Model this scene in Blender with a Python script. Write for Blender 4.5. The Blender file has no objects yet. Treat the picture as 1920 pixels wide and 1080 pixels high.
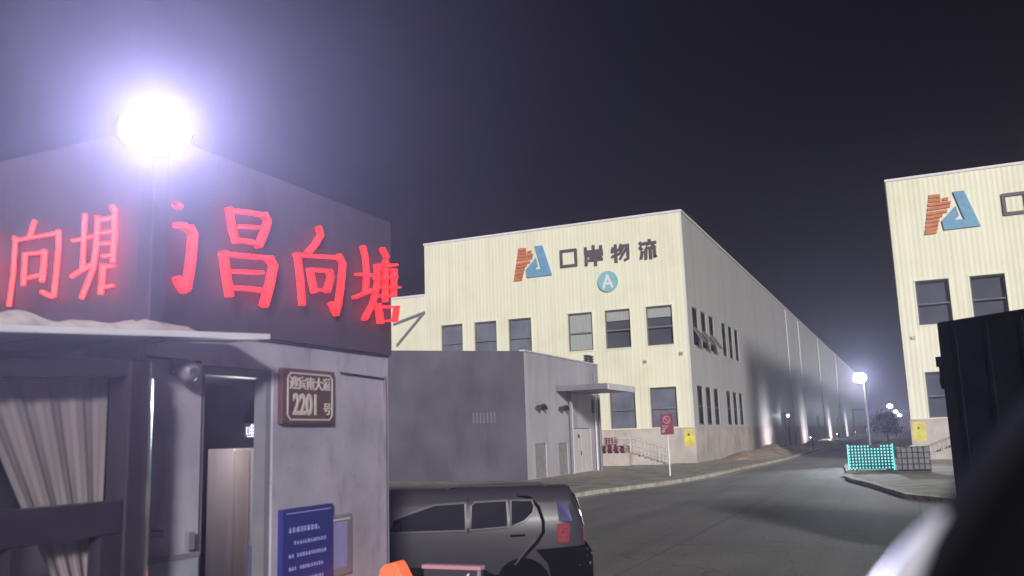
import bpy, bmesh, math, random
from mathutils import Vector, Matrix
random.seed(7)
R = math.radians
S = bpy.context.scene
COL = S.collection

# ------------------------------------------------------------------ camera, sky, sun, exposure
cam_d = bpy.data.cameras.new("camera")
cam = bpy.data.objects.new("camera", cam_d); COL.objects.link(cam); S.camera = cam
YAW, PITCH, ROLL = R(23.80), R(9.654), R(-1.852)
fw = Vector((-math.sin(YAW)*math.cos(PITCH), math.cos(YAW)*math.cos(PITCH), math.sin(PITCH)))
r0 = Vector((math.cos(YAW), math.sin(YAW), 0)); u0 = r0.cross(fw)
rt = r0*math.cos(ROLL) + u0*math.sin(ROLL); up = -r0*math.sin(ROLL) + u0*math.cos(ROLL)
m = Matrix((rt, up, -fw)).transposed().to_4x4(); m.translation = (0, 0, 2.2)
cam.matrix_world = m
cam_d.sensor_width = 36; cam_d.lens = 31.02
cam_d.clip_start = 0.02; cam_d.clip_end = 5000
cam_d.dof.use_dof = True; cam_d.dof.focus_distance = 30; cam_d.dof.aperture_fstop = 2.1

SUN_EL, SUN_AZ = 16.0, 29.0          # the far yard floodlighting comes from behind the camera, a little to the right
sd = Vector((math.sin(R(SUN_AZ))*math.cos(R(SUN_EL)), -math.cos(R(SUN_AZ))*math.cos(R(SUN_EL)), math.sin(R(SUN_EL))))
W = bpy.data.worlds.new("World"); S.world = W; W.use_nodes = True
wn = W.node_tree; bg = wn.nodes["Background"]
sky = wn.nodes.new("ShaderNodeTexSky"); sky.sky_type = 'NISHITA'; sky.sun_disc = False
sky.sun_elevation = R(SUN_EL); sky.sun_rotation = math.atan2(sd.x, sd.y)
hs = wn.nodes.new("ShaderNodeHueSaturation"); hs.inputs["Saturation"].default_value = 0.75
wn.links.new(sky.outputs[0], hs.inputs["Color"]); wn.links.new(hs.outputs[0], bg.inputs[0])
bg.inputs[1].default_value = 0.0004
sun_d = bpy.data.lights.new("sun", 'SUN'); sun_d.energy = 3.5; sun_d.angle = R(6); sun_d.color = (1, 0.97, 0.93)
sun = bpy.data.objects.new("sun", sun_d); COL.objects.link(sun)
sun.rotation_euler = sd.to_track_quat('Z', 'Y').to_euler()

S.view_settings.view_transform = 'Standard'; S.view_settings.look = 'None'
S.view_settings.exposure = 0; S.view_settings.gamma = 1
S.render.engine = 'CYCLES'
S.cycles.use_denoising = True
S.cycles.max_bounces = 6; S.cycles.volume_bounces = 1; S.cycles.transparent_max_bounces = 16
S.cycles.sample_clamp_indirect = 4

# ------------------------------------------------------------------ helpers
def mat(name, col, rough=0.7, var=0.12, scale=3.0, metal=0.0, stretch=(1, 1, 1), bump=0.0, bscale=40, spec=0.5, col2=None):
    m = bpy.data.materials.new(name); m.use_nodes = True
    t = m.node_tree; b = t.nodes["Principled BSDF"]
    b.inputs["Roughness"].default_value = rough; b.inputs["Metallic"].default_value = metal
    b.inputs["Specular IOR Level"].default_value = spec
    g = t.nodes.new("ShaderNodeNewGeometry")
    mp = t.nodes.new("ShaderNodeMapping"); mp.inputs["Scale"].default_value = stretch
    t.links.new(g.outputs["Position"], mp.inputs[0])
    n = t.nodes.new("ShaderNodeTexNoise"); n.inputs["Scale"].default_value = scale; n.inputs["Detail"].default_value = 6
    t.links.new(mp.outputs[0], n.inputs["Vector"])
    rp = t.nodes.new("ShaderNodeValToRGB")
    c2 = col2 or tuple(c*(1-2*var) for c in col); c1 = col if col2 else tuple(min(1, c*(1+var)) for c in col)
    rp.color_ramp.elements[0].position = 0.3; rp.color_ramp.elements[1].position = 0.68
    rp.color_ramp.elements[0].color = (*c2, 1); rp.color_ramp.elements[1].color = (*c1, 1)
    t.links.new(n.outputs["Fac"], rp.inputs[0]); t.links.new(rp.outputs[0], b.inputs["Base Color"])
    if bump:
        n2 = t.nodes.new("ShaderNodeTexNoise"); n2.inputs["Scale"].default_value = bscale; n2.inputs["Detail"].default_value = 5
        t.links.new(g.outputs["Position"], n2.inputs["Vector"])
        bp = t.nodes.new("ShaderNodeBump"); bp.inputs["Strength"].default_value = bump; bp.inputs["Distance"].default_value = 0.02
        t.links.new(n2.outputs["Fac"], bp.inputs["Height"]); t.links.new(bp.outputs[0], b.inputs["Normal"])
    return m

def stains(m, scale, stretch, p0, p1, colour):
    """weathering: a stretched noise multiplied over the base colour"""
    t = m.node_tree; b = t.nodes["Principled BSDF"]; src = b.inputs["Base Color"].links[0].from_socket
    g = t.nodes.new("ShaderNodeNewGeometry"); mp = t.nodes.new("ShaderNodeMapping"); mp.inputs["Scale"].default_value = stretch
    n = t.nodes.new("ShaderNodeTexNoise"); n.inputs["Scale"].default_value = scale; n.inputs["Detail"].default_value = 7; n.inputs["Roughness"].default_value = 0.65
    r = t.nodes.new("ShaderNodeMapRange"); r.inputs[1].default_value = p0; r.inputs[2].default_value = p1
    x = t.nodes.new("ShaderNodeMix"); x.data_type = 'RGBA'; x.blend_type = 'MULTIPLY'; x.inputs[7].default_value = (*colour, 1)
    t.links.new(g.outputs["Position"], mp.inputs[0]); t.links.new(mp.outputs[0], n.inputs["Vector"]); t.links.new(n.outputs["Fac"], r.inputs[0])
    t.links.new(r.outputs[0], x.inputs[0]); t.links.new(src, x.inputs[6]); t.links.new(x.outputs[2], b.inputs["Base Color"]); return m

def cladding(name, col, pitch=0.30, strength=0.14):
    m = mat(name, col, 0.5, 0.035, 1.6, stretch=(1, 1, 0.05))
    t = m.node_tree; b = t.nodes["Principled BSDF"]
    g = t.nodes.new("ShaderNodeNewGeometry"); sx = t.nodes.new("ShaderNodeSeparateXYZ")
    t.links.new(g.outputs["Position"], sx.inputs[0])
    a = t.nodes.new("ShaderNodeMath"); a.operation = 'ADD'
    t.links.new(sx.outputs[0], a.inputs[0]); t.links.new(sx.outputs[1], a.inputs[1])
    k = t.nodes.new("ShaderNodeMath"); k.operation = 'MULTIPLY'; k.inputs[1].default_value = 2*math.pi/pitch
    t.links.new(a.outputs[0], k.inputs[0])
    s = t.nodes.new("ShaderNodeMath"); s.operation = 'SINE'; t.links.new(k.outputs[0], s.inputs[0])
    bp = t.nodes.new("ShaderNodeBump"); bp.inputs["Strength"].default_value = strength; bp.inputs["Distance"].default_value = 0.03
    t.links.new(s.outputs[0], bp.inputs["Height"]); t.links.new(bp.outputs[0], b.inputs["Normal"])
    return m

def emit(name, col, strength, base=(0.5, 0.5, 0.5)):
    m = bpy.data.materials.new(name); m.use_nodes = True
    b = m.node_tree.nodes["Principled BSDF"]
    b.inputs["Base Color"].default_value = (*base, 1)
    b.inputs["Emission Color"].default_value = (*col, 1); b.inputs["Emission Strength"].default_value = strength
    return m

def glass(name, tint=(0.94, 0.95, 0.97), refl=0.022):
    m = bpy.data.materials.new(name); m.use_nodes = True
    t = m.node_tree; t.nodes.remove(t.nodes["Principled BSDF"])
    tr = t.nodes.new("ShaderNodeBsdfTransparent"); tr.inputs[0].default_value = (*tint, 1)
    gl = t.nodes.new("ShaderNodeBsdfGlossy"); gl.inputs["Roughness"].default_value = 0.03
    lw = t.nodes.new("ShaderNodeLayerWeight"); lw.inputs[0].default_value = refl*3
    mx = t.nodes.new("ShaderNodeMixShader")
    t.links.new(lw.outputs["Fresnel"], mx.inputs[0]); t.links.new(tr.outputs[0], mx.inputs[1]); t.links.new(gl.outputs[0], mx.inputs[2])
    t.links.new(mx.outputs[0], t.nodes["Material Output"].inputs[0])
    return m

class MB:
    def __init__(s): s.v = []; s.f = []
    def quad(s, a, b, c, d):
        n = len(s.v); s.v += [tuple(a), tuple(b), tuple(c), tuple(d)]; s.f.append((n, n+1, n+2, n+3)); return s
    def box(s, x0, x1, y0, y1, z0, z1):
        n = len(s.v)
        s.v += [(x, y, z) for z in (z0, z1) for y in (y0, y1) for x in (x0, x1)]
        for f in ((0, 2, 3, 1), (4, 5, 7, 6), (0, 1, 5, 4), (2, 6, 7, 3), (0, 4, 6, 2), (1, 3, 7, 5)): s.f.append(tuple(n+i for i in f))
        return s
    def obox(s, o, ux, uy, uz, a, b, c):           # oriented box: origin, three unit vectors, three ranges
        o, ux, uy, uz = map(Vector, (o, ux, uy, uz)); n = len(s.v)
        s.v += [tuple(o+ux*x+uy*y+uz*z) for z in c for y in b for x in a]
        for f in ((0, 2, 3, 1), (4, 5, 7, 6), (0, 1, 5, 4), (2, 6, 7, 3), (0, 4, 6, 2), (1, 3, 7, 5)): s.f.append(tuple(n+i for i in f))
        return s
    def prism(s, poly, fn, d0, d1):                # poly in 2D, fn(u, v, d) -> xyz
        k = len(poly); n = len(s.v)
        s.v += [fn(u, v, d0) for u, v in poly] + [fn(u, v, d1) for u, v in poly]
        s.f.append(tuple(n+i for i in range(k))); s.f.append(tuple(n+k+i for i in reversed(range(k))))
        for i in range(k):
            j = (i+1) % k; s.f.append((n+i, n+k+i, n+k+j, n+j))
        return s
    def stroke(s, pts, w, fn, d0, d1, taper=1.0):
        P = [Vector(p) for p in pts]; k = len(P); Lf = []; Rt = []
        for i in range(k):
            a = P[max(i-1, 0)]; b = P[min(i+1, k-1)]; d = (b-a)
            if d.length < 1e-6: d = Vector((1, 0))
            d.normalize(); nrm = Vector((-d.y, d.x))
            p = P[i]
            if i == 0: p = p - d*w*0.35
            if i == k-1: p = p + d*w*0.35
            ww = w*(1+(taper-1)*i/max(1, k-1))/2
            Lf.append(p+nrm*ww); Rt.append(p-nrm*ww)
        n = len(s.v)
        for q in (d0, d1): s.v += [fn(p.x, p.y, q) for p in Lf] + [fn(p.x, p.y, q) for p in Rt]
        def I(l, side, i): return n + l*2*k + side*k + i
        for i in range(k-1):
            s.f.append((I(1, 0, i), I(1, 0, i+1), I(1, 1, i+1), I(1, 1, i)))
            s.f.append((I(0, 0, i), I(0, 1, i), I(0, 1, i+1), I(0, 0, i+1)))
            for sd_ in (0, 1): s.f.append((I(0, sd_, i), I(0, sd_, i+1), I(1, sd_, i+1), I(1, sd_, i)))
        for i in (0, k-1): s.f.append((I(0, 0, i), I(1, 0, i), I(1, 1, i), I(0, 1, i)))
        return s
    def tube(s, pts, r, n=10, r2=None, flat=1.0):
        P = [Vector(p) for p in pts]; k = len(P); base = len(s.v)
        for i, p in enumerate(P):
            d = (P[min(i+1, k-1)]-P[max(i-1, 0)]).normalized()
            a = d.cross(Vector((0, 0, 1)) if abs(d.z) < 0.95 else Vector((1, 0, 0))).normalized(); b = d.cross(a)
            rr = r if r2 is None else r+(r2-r)*i/(k-1)
            if isinstance(r, (list, tuple)): rr = r[i]
            for j in range(n):
                t = 2*math.pi*j/n; s.v.append(tuple(p+a*rr*math.cos(t)+b*rr*flat*math.sin(t)))
        for i in range(k-1):
            for j in range(n):
                q = (j+1) % n; s.f.append((base+i*n+j, base+i*n+q, base+(i+1)*n+q, base+(i+1)*n+j))
        s.f.append(tuple(base+j for j in reversed(range(n)))); s.f.append(tuple(base+(k-1)*n+j for j in range(n)))
        return s
    def ball(s, c, r, n=10, sz=1.0):
        base = len(s.v); c = Vector(c); m = n//2
        for i in range(m+1):
            ph = math.pi*i/m
            for j in range(n):
                t = 2*math.pi*j/n; s.v.append((c.x+r*math.sin(ph)*math.cos(t), c.y+r*math.sin(ph)*math.sin(t), c.z+r*sz*math.cos(ph)))
        for i in range(m):
            for j in range(n):
                q = (j+1) % n; s.f.append((base+i*n+j, base+(i+1)*n+j, base+(i+1)*n+q, base+i*n+q))
        return s
    def build(s, name, m, parent=None, smooth=False, bevel=0, fixn=True):
        me = bpy.data.meshes.new(name); o = Vector((0, 0, 0))
        p = parent
        while p is not None: o += p.location; p = p.parent
        me.from_pydata([tuple(Vector(v)-o) for v in s.v], [], s.f)
        if fixn:
            b = bmesh.new(); b.from_mesh(me); bmesh.ops.remove_doubles(b, verts=b.verts, dist=1e-5)
            bmesh.ops.recalc_face_normals(b, faces=b.faces)
            if bevel: bmesh.ops.bevel(b, geom=[e for e in b.edges if len(e.link_faces) == 2 and e.calc_face_angle(0) > 0.6], offset=bevel, segments=2, affect='EDGES', profile=0.5)
            b.to_mesh(me); b.free()
        me.materials.append(m)
        if smooth:
            for q in me.polygons: q.use_smooth = True
        ob = bpy.data.objects.new(name, me); COL.objects.link(ob)
        if parent: ob.parent = parent
        return ob

def tag(o, label=None, cat=None, group=None, kind=None):
    if label: o["label"] = label
    if cat: o["category"] = cat
    if group: o["group"] = group
    if kind: o["kind"] = kind
    return o
def thing(name, loc, label, cat, group=None):
    o = bpy.data.objects.new(name, None); COL.objects.link(o); o.location = loc; o.empty_display_size = 0.3
    bpy.context.view_layer.update()
    return tag(o, label, cat, group)
def copy_tree(o, loc=None, parent=None):
    c = o.copy(); COL.objects.link(c)
    if parent: c.parent = parent
    if loc is not None: c.location = loc
    for ch in list(o.children): copy_tree(ch, None, c)
    return c
def lamp(name, kind, loc, energy, col=(1, 1, 1), radius=0.1, aim=None, parent=None, spot=120, blend=0.5):
    d = bpy.data.lights.new(name, kind); d.energy = energy; d.color = col
    d.shadow_soft_size = radius
    if kind == 'SPOT': d.spot_size = R(spot); d.spot_blend = blend
    o = bpy.data.objects.new(name, d); COL.objects.link(o); o.location = loc
    if aim is not None: o.rotation_euler = (Vector(loc)-Vector(aim)).to_track_quat('Z', 'Y').to_euler()
    if parent: o.parent = parent; o.location = Vector(loc)-parent.location
    return o
def openwall(mb, fn, u0, u1, v0, v1, holes, depth):     # a wall face with openings and their reveals; fn(u, v, d) with d going into the wall
    us = sorted({u0, u1, *[h[0] for h in holes], *[h[1] for h in holes]}); vs = sorted({v0, v1, *[h[2] for h in holes], *[h[3] for h in holes]})
    for i in range(len(us)-1):
        for j in range(len(vs)-1):
            a, b, c, d = us[i], us[i+1], vs[j], vs[j+1]; cu, cv = (a+b)/2, (c+d)/2
            if any(h[0] < cu < h[1] and h[2] < cv < h[3] for h in holes): continue
            mb.quad(fn(a, c, 0), fn(b, c, 0), fn(b, d, 0), fn(a, d, 0))
    for a, b, c, d in holes:
        for (p, q), (r_, t_) in (((a, c), (b, c)), ((b, c), (b, d)), ((b, d), (a, d)), ((a, d), (a, c))):
            mb.quad(fn(p, q, 0), fn(r_, t_, 0), fn(r_, t_, depth), fn(p, q, depth))
def text_mesh(name, body, size, m, parent, place, offset=0.0, extrude=0.004, sx=1.0):
    cu = bpy.data.curves.new(name, 'FONT'); cu.body = body; cu.size = size; cu.extrude = extrude; cu.offset = offset
    cu.align_x = 'CENTER'; cu.align_y = 'CENTER'
    tmp = bpy.data.objects.new(name+"_tmp", cu); COL.objects.link(tmp)
    dg = bpy.context.evaluated_depsgraph_get(); dg.update()
    me = bpy.data.meshes.new_from_object(tmp.evaluated_get(dg)); bpy.data.objects.remove(tmp)
    o = Vector((0, 0, 0)); p = parent
    while p is not None: o += p.location; p = p.parent
    for v in me.vertices: v.co = Vector(place(v.co.x*sx, v.co.y, v.co.z))-o
    me.materials.clear(); me.materials.append(m); me.name = name
    ob = bpy.data.objects.new(name, me); COL.objects.link(ob); ob.parent = parent
    return ob

def road_mat():
    m = mat("asphalt", (0.27, 0.257, 0.255), 0.75, 0.10, 0.25, bump=0.6, bscale=60)
    t = m.node_tree; b = t.nodes["Principled BSDF"]; g = t.nodes.new("ShaderNodeNewGeometry")
    src = b.inputs["Base Color"].links[0].from_socket
    def mul(a_sock, fac_sock, dark):
        x = t.nodes.new("ShaderNodeMix"); x.data_type = 'RGBA'; x.blend_type = 'MULTIPLY'
        t.links.new(fac_sock, x.inputs[0]); t.links.new(a_sock, x.inputs[6]); x.inputs[7].default_value = (dark, dark, dark, 1); return x.outputs[2]
    def ramp(sock, p0, p1, inv=False):
        r = t.nodes.new("ShaderNodeMapRange"); r.inputs[1].default_value = p0; r.inputs[2].default_value = p1
        if inv: r.inputs[3].default_value = 1; r.inputs[4].default_value = 0
        t.links.new(sock, r.inputs[0]); return r.outputs[0]
    n = t.nodes.new("ShaderNodeTexNoise"); n.inputs["Scale"].default_value = 14; n.inputs["Detail"].default_value = 8; n.inputs["Roughness"].default_value = 0.8
    t.links.new(g.outputs["Position"], n.inputs["Vector"])
    src = mul(src, ramp(n.outputs["Fac"], 0.42, 0.62), 0.62)
    v = t.nodes.new("ShaderNodeTexVoronoi"); v.feature = 'DISTANCE_TO_EDGE'; v.inputs["Scale"].default_value = 0.22
    nd = t.nodes.new("ShaderNodeTexNoise"); nd.inputs["Scale"].default_value = 0.8; nd.inputs["Detail"].default_value = 5
    t.links.new(g.outputs["Position"], nd.inputs["Vector"])
    ad = t.nodes.new("ShaderNodeVectorMath"); ad.operation = 'MULTIPLY_ADD'; ad.inputs[1].default_value = (1.6, 1.6, 0)
    t.links.new(nd.outputs["Color"], ad.inputs[0]); t.links.new(g.outputs["Position"], ad.inputs[2]); t.links.new(ad.outputs[0], v.inputs["Vector"])
    src = mul(src, ramp(v.outputs["Distance"], 0.0, 0.006, True), 0.72)
    mp = t.nodes.new("ShaderNodeMapping"); mp.inputs["Scale"].default_value = (0.9, 0.05, 1); mp.inputs["Rotation"].default_value = (0, 0, 0.12)
    t.links.new(g.outputs["Position"], mp.inputs[0])
    w = t.nodes.new("ShaderNodeTexNoise"); w.inputs["Scale"].default_value = 1.0; w.inputs["Detail"].default_value = 4; t.links.new(mp.outputs[0], w.inputs["Vector"])
    src = mul(src, ramp(w.outputs["Fac"], 0.45, 0.7), 0.72)
    sx = t.nodes.new("ShaderNodeSeparateXYZ"); t.links.new(g.outputs["Position"], sx.inputs[0])
    for ax, per in ((1, 6.0), (0, 4.5)):
        d = t.nodes.new("ShaderNodeMath"); d.operation = 'PINGPONG'; d.inputs[1].default_value = per/2; t.links.new(sx.outputs[ax], d.inputs[0])
        src = mul(src, ramp(d.outputs[0], 0.015, 0.04, True), 0.72)
    t.links.new(src, b.inputs["Base Color"]); return m

# ------------------------------------------------------------------ materials
M = dict(
    ground=mat("yard_concrete", (0.20, 0.19, 0.18), 0.85, 0.15, 0.6, bump=0.25),
    road=road_mat(),
    paving=mat("paving", (0.36, 0.33, 0.285), 0.85, 0.2, 1.2, bump=0.3),
    kerb=mat("kerb_concrete", (0.5, 0.45, 0.38), 0.8, 0.18, 2.5, bump=0.2),
    dirt=mat("dirt", (0.42, 0.33, 0.25), 0.95, 0.25, 1.5, bump=0.8, bscale=6),
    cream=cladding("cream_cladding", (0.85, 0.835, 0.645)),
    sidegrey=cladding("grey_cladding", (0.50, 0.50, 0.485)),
    plinth=mat("plinth_render", (0.56, 0.50, 0.46), 0.85, 0.12, 0.7, bump=0.15),
    coping=mat("coping", (0.78, 0.75, 0.80), 0.5, 0.05),
    roof=mat("roof_sheet", (0.2, 0.2, 0.21), 0.7),
    yellow=mat("yellow_paint", (0.78, 0.66, 0.10), 0.6, 0.12, 2),
    winframe=mat("window_frame", (0.20, 0.17, 0.15), 0.5),
    blind=mat("blind_fabric", (0.42, 0.44, 0.41), 0.9, 0.08, 6, stretch=(4, 4, 0.3)),
    net=mat("net_curtain", (0.17, 0.185, 0.225), 0.95, 0.15, 1.2, stretch=(1, 1, 0.8)),
    greyframe=mat("grey_frame", (0.11, 0.11, 0.13), 0.5),
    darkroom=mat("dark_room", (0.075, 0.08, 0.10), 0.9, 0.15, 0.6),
    glass=glass("window_glass"),
    steel=mat("galvanised_steel", (0.62, 0.60, 0.56), 0.45, 0.08, 4, metal=0.2),
    grime=mat("dark_iron", (0.05, 0.05, 0.055), 0.5),
    letter=mat("grey_letter", (0.10, 0.085, 0.095), 0.5, 0.05),
    orange=mat("orange_slat", (0.62, 0.20, 0.07), 0.5, 0.1),
    blue=mat("blue_panel", (0.16, 0.36, 0.55), 0.45, 0.08),
    teal=mat("teal_disc", (0.25, 0.52, 0.58), 0.45, 0.05),
    white=mat("white_paint", (0.8, 0.8, 0.8), 0.5, 0.04),
    annexshade=mat("annex_shaded_render", (0.122, 0.114, 0.138), 0.9, 0.15, 0.4, bump=0.1),  # darker copy of the annex render, shade painted into the front wall
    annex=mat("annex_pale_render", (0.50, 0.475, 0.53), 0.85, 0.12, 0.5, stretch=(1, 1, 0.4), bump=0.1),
    annexdoor=mat("annex_grey_door", (0.34, 0.32, 0.31), 0.7, 0.1),
    doorwhite=mat("door_white", (0.72, 0.66, 0.66), 0.6, 0.1, 3, stretch=(2, 2, 0.3)),
    greymetal=mat("grey_metal", (0.20, 0.20, 0.23), 0.5, 0.08),
    guard=mat("guardhouse_render", (0.41, 0.375, 0.46), 0.85, 0.13, 1.6, bump=0.12, bscale=18),
    fascia=mat("fascia_panel", (0.075, 0.05, 0.075), 0.6, 0.15, 1.0),
    guarddark=mat("guardhouse_dark", (0.05, 0.045, 0.055), 0.7),
    tile=mat("base_tile", (0.33, 0.34, 0.40), 0.4, 0.12, 3),
    frame=mat("dark_brown_frame", (0.036, 0.028, 0.040), 0.35, 0.1),
    curtain=mat("curtain_cloth", (0.30, 0.25, 0.25), 0.95, 0.06, 4, stretch=(1, 2, 0.3)),
    canopy=mat("canopy_sheet", (0.42, 0.41, 0.44), 0.5, 0.08),
    canopyedge=mat("canopy_edge", (0.85, 0.83, 0.86), 0.4, 0.03),
    quilt=mat("quilt_cloth", (0.46, 0.40, 0.37), 0.95, 0.14, 9, bump=0.4, bscale=30),
    post=mat("post_metal", (0.28, 0.27, 0.32), 0.5, 0.06),
    plate=mat("brown_plate", (0.11, 0.05, 0.045), 0.5, 0.08),
    platetext=mat("plate_lettering", (0.62, 0.54, 0.50), 0.5, 0.03),
    notice=mat("notice_blue", (0.025, 0.03, 0.22), 0.4, 0.05),
    noticetext=mat("notice_lettering", (0.45, 0.45, 0.85), 0.5, 0.02),
    paper=mat("notice_sheet", (0.28, 0.27, 0.55), 0.5, 0.08),
    camgrey=mat("camera_grey", (0.22, 0.20, 0.24), 0.4),
    carpaint=mat("grey_car_paint", (0.048, 0.043, 0.054), 0.34, 0.04, spec=0.3),
    cartrim=mat("car_trim", (0.055, 0.05, 0.065), 0.4, 0.05),
    carglass=mat("car_glass", (0.012, 0.012, 0.018), 0.45, 0.0, spec=0.03),
    rubber=mat("rubber", (0.008, 0.008, 0.009), 1.0, spec=0.0),
    chrome=mat("chrome", (0.85, 0.85, 0.85), 0.12, 0.02, metal=1.0),
    tail=mat("tail_lens", (0.22, 0.02, 0.03), 0.15, 0.1),
    taildark=mat("smoked_lens", (0.03, 0.02, 0.12), 0.1, 0.1),
    black=mat("black_truck", (0.010, 0.011, 0.016), 0.8, 0.2, spec=0.08),
    signred=mat("red_sign", (0.26, 0.055, 0.09), 0.5, 0.1),
    signpale=mat("pale_sign_marks", (0.55, 0.35, 0.40), 0.5),
    pallet=mat("red_plastic", (0.27, 0.045, 0.05), 0.5, 0.15),
    tank=mat("grey_plastic_tank", (0.20, 0.20, 0.195), 0.4, 0.1, 4),
    leaf=mat("leaf", (0.05, 0.055, 0.05), 0.7, 0.25),
    bark=mat("bark", (0.06, 0.05, 0.045), 0.9),
    safety=emit("orange_lens", (1.0, 0.13, 0.06), 0.75, (0.8, 0.15, 0.05)),
    red=emit("red_led", (1.0, 0.010, 0.008), 2.6, (0.5, 0.03, 0.03)),
    neon=emit("red_neon", (1.0, 0.028, 0.026), 6.0, (0.5, 0.03, 0.03)),
    lampwhite=emit("lamp_lens", (0.85, 0.9, 1.0), 60, (0.8, 0.8, 0.8)),
    streetwhite=emit("street_lens", (0.9, 0.97, 1.0), 60, (0.8, 0.8, 0.8)),
    tealled=emit("teal_led", (0.12, 0.80, 0.78), 1.5, (0.1, 0.3, 0.3)),
    ledwhite=emit("clock_led", (0.8, 0.8, 1.0), 1.2),
    trim=mat("pale_trim", (0.55, 0.55, 0.62), 0.3, 0.03),
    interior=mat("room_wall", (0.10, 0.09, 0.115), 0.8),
)

# lettering, in metres on the two faces of the gatehouse fascia and on the warehouse fronts
RED_LETTERS = {"nan":[[0.05,[[4.29,3.8],[4.32,3.79]]],[0.06,[[4.3,3.66],[4.36,3.67],[4.42,3.65]]],[0.11,[[4.42,3.66],[4.45,3.63],[4.44,3.47],[4.42,3.33],[4.4,3.25]]],[0.09,[[4.41,3.26],[4.38,3.23],[4.34,3.27],[4.32,3.3]]]],"chang":[[0.075,[[4.79,3.88],[4.83,3.74],[4.87,3.66]]],[0.045,[[4.79,3.87],[4.98,3.9],[5.18,3.92]]],[0.095,[[5.17,3.92],[5.21,3.88],[5.17,3.78],[5.12,3.69]]],[0.035,[[4.87,3.77],[5.1,3.81]]],[0.045,[[4.87,3.67],[4.99,3.68],[5.12,3.69]]],[0.06,[[5.1,3.69],[5.11,3.67]]],[0.08499999999999999,[[4.74,3.55],[4.77,3.41],[4.81,3.26]]],[0.045,[[4.73,3.54],[4.99,3.57],[5.25,3.6]]],[0.105,[[5.23,3.59],[5.28,3.55],[5.24,3.4],[5.18,3.24]]],[0.04,[[4.82,3.43],[5.13,3.47]]],[0.045,[[4.81,3.31],[4.97,3.33],[5.16,3.34]]]],"xiang":[[0.08,[[5.85,3.96],[5.88,3.91],[5.8,3.81],[5.7,3.72]]],[0.075,[[5.57,3.69],[5.61,3.51],[5.64,3.3]]],[0.04,[[5.55,3.68],[5.84,3.72],[6.14,3.76]]],[0.09,[[6.13,3.77],[6.19,3.72],[6.16,3.51],[6.12,3.35]]],[0.075,[[6.13,3.36],[6.09,3.27],[6.03,3.35]]],[0.055,[[5.73,3.59],[5.76,3.5],[5.79,3.42]]],[0.04,[[5.73,3.59],[5.99,3.62]]],[0.06,[[5.99,3.62],[6.01,3.57],[5.96,3.45]]],[0.035,[[5.78,3.43],[5.96,3.46]]]],"tang":[[0.075,[[6.5,3.92],[6.54,3.83],[6.56,3.7],[6.54,3.52]]],[0.04,[[6.41,3.66],[6.65,3.69]]],[0.055,[[6.37,3.45],[6.48,3.49],[6.67,3.56]]],[0.07,[[6.82,3.96],[6.89,3.9]]],[0.045,[[6.71,3.79],[7.05,3.85]]],[0.06,[[6.73,3.79],[6.73,3.62],[6.65,3.43],[6.52,3.28]]],[0.05,[[6.87,3.86],[6.86,3.48]]],[0.035,[[6.76,3.76],[7.01,3.8]]],[0.04,[[6.7,3.67],[7.04,3.73]]],[0.035,[[6.72,3.59],[7.09,3.64]]],[0.035,[[6.74,3.51],[7.0,3.55]]],[0.045,[[7.01,3.8],[7.0,3.54]]],[0.055,[[6.73,3.43],[6.77,3.27]]],[0.04,[[6.73,3.41],[7.06,3.45]]],[0.055,[[7.05,3.45],[7.01,3.31]]],[0.035,[[6.77,3.28],[7.02,3.32]]]]}
NEON_LETTERS = {"chang":[[0.026,[[-5.99,3.74],[-5.98,3.54]]],[0.018,[[-5.99,3.73],[-5.76,3.74]]],[0.026,[[-5.76,3.74],[-5.75,3.53]]],[0.018,[[-5.98,3.64],[-5.76,3.64]]],[0.018,[[-5.97,3.55],[-5.75,3.54]]],[0.026,[[-6.04,3.49],[-6.02,3.24]]],[0.018,[[-6.04,3.49],[-5.7,3.5]]],[0.03,[[-5.7,3.51],[-5.69,3.46],[-5.7,3.26]]],[0.018,[[-6.02,3.38],[-5.71,3.38]]],[0.018,[[-6.02,3.25],[-5.7,3.27]]]],"xiang":[[0.03,[[-5.32,3.76],[-5.34,3.71],[-5.36,3.66]]],[0.026,[[-5.51,3.67],[-5.5,3.64],[-5.5,3.41],[-5.52,3.2]]],[0.018,[[-5.5,3.65],[-5.29,3.65],[-5.09,3.65]]],[0.03,[[-5.08,3.66],[-5.07,3.56],[-5.08,3.36],[-5.09,3.23]]],[0.03,[[-5.09,3.23],[-5.11,3.22],[-5.2,3.26]]],[0.026,[[-5.39,3.54],[-5.39,3.44],[-5.39,3.33]]],[0.018,[[-5.39,3.54],[-5.2,3.53]]],[0.03,[[-5.2,3.54],[-5.2,3.43],[-5.21,3.34]]],[0.018,[[-5.38,3.37],[-5.21,3.38]]]],"tang":[[0.03,[[-4.84,3.74],[-4.84,3.56],[-4.84,3.38]]],[0.018,[[-4.94,3.58],[-4.85,3.58],[-4.76,3.59]]],[0.026,[[-4.93,3.34],[-4.85,3.37],[-4.75,3.4]]],[0.03,[[-4.72,3.71],[-4.72,3.53],[-4.74,3.37],[-4.83,3.19]]],[0.018,[[-4.72,3.69],[-4.57,3.69]]],[0.035,[[-4.59,3.76],[-4.57,3.73]]],[0.026,[[-4.57,3.73],[-4.56,3.56],[-4.57,3.4]]],[0.018,[[-4.69,3.6],[-4.57,3.6]]],[0.018,[[-4.7,3.53],[-4.58,3.52]]],[0.018,[[-4.65,3.44],[-4.57,3.44]]],[0.026,[[-4.65,3.38],[-4.65,3.29],[-4.66,3.2]]],[0.018,[[-4.65,3.37],[-4.56,3.37]]],[0.018,[[-4.65,3.24],[-4.56,3.24]]]]}
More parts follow.
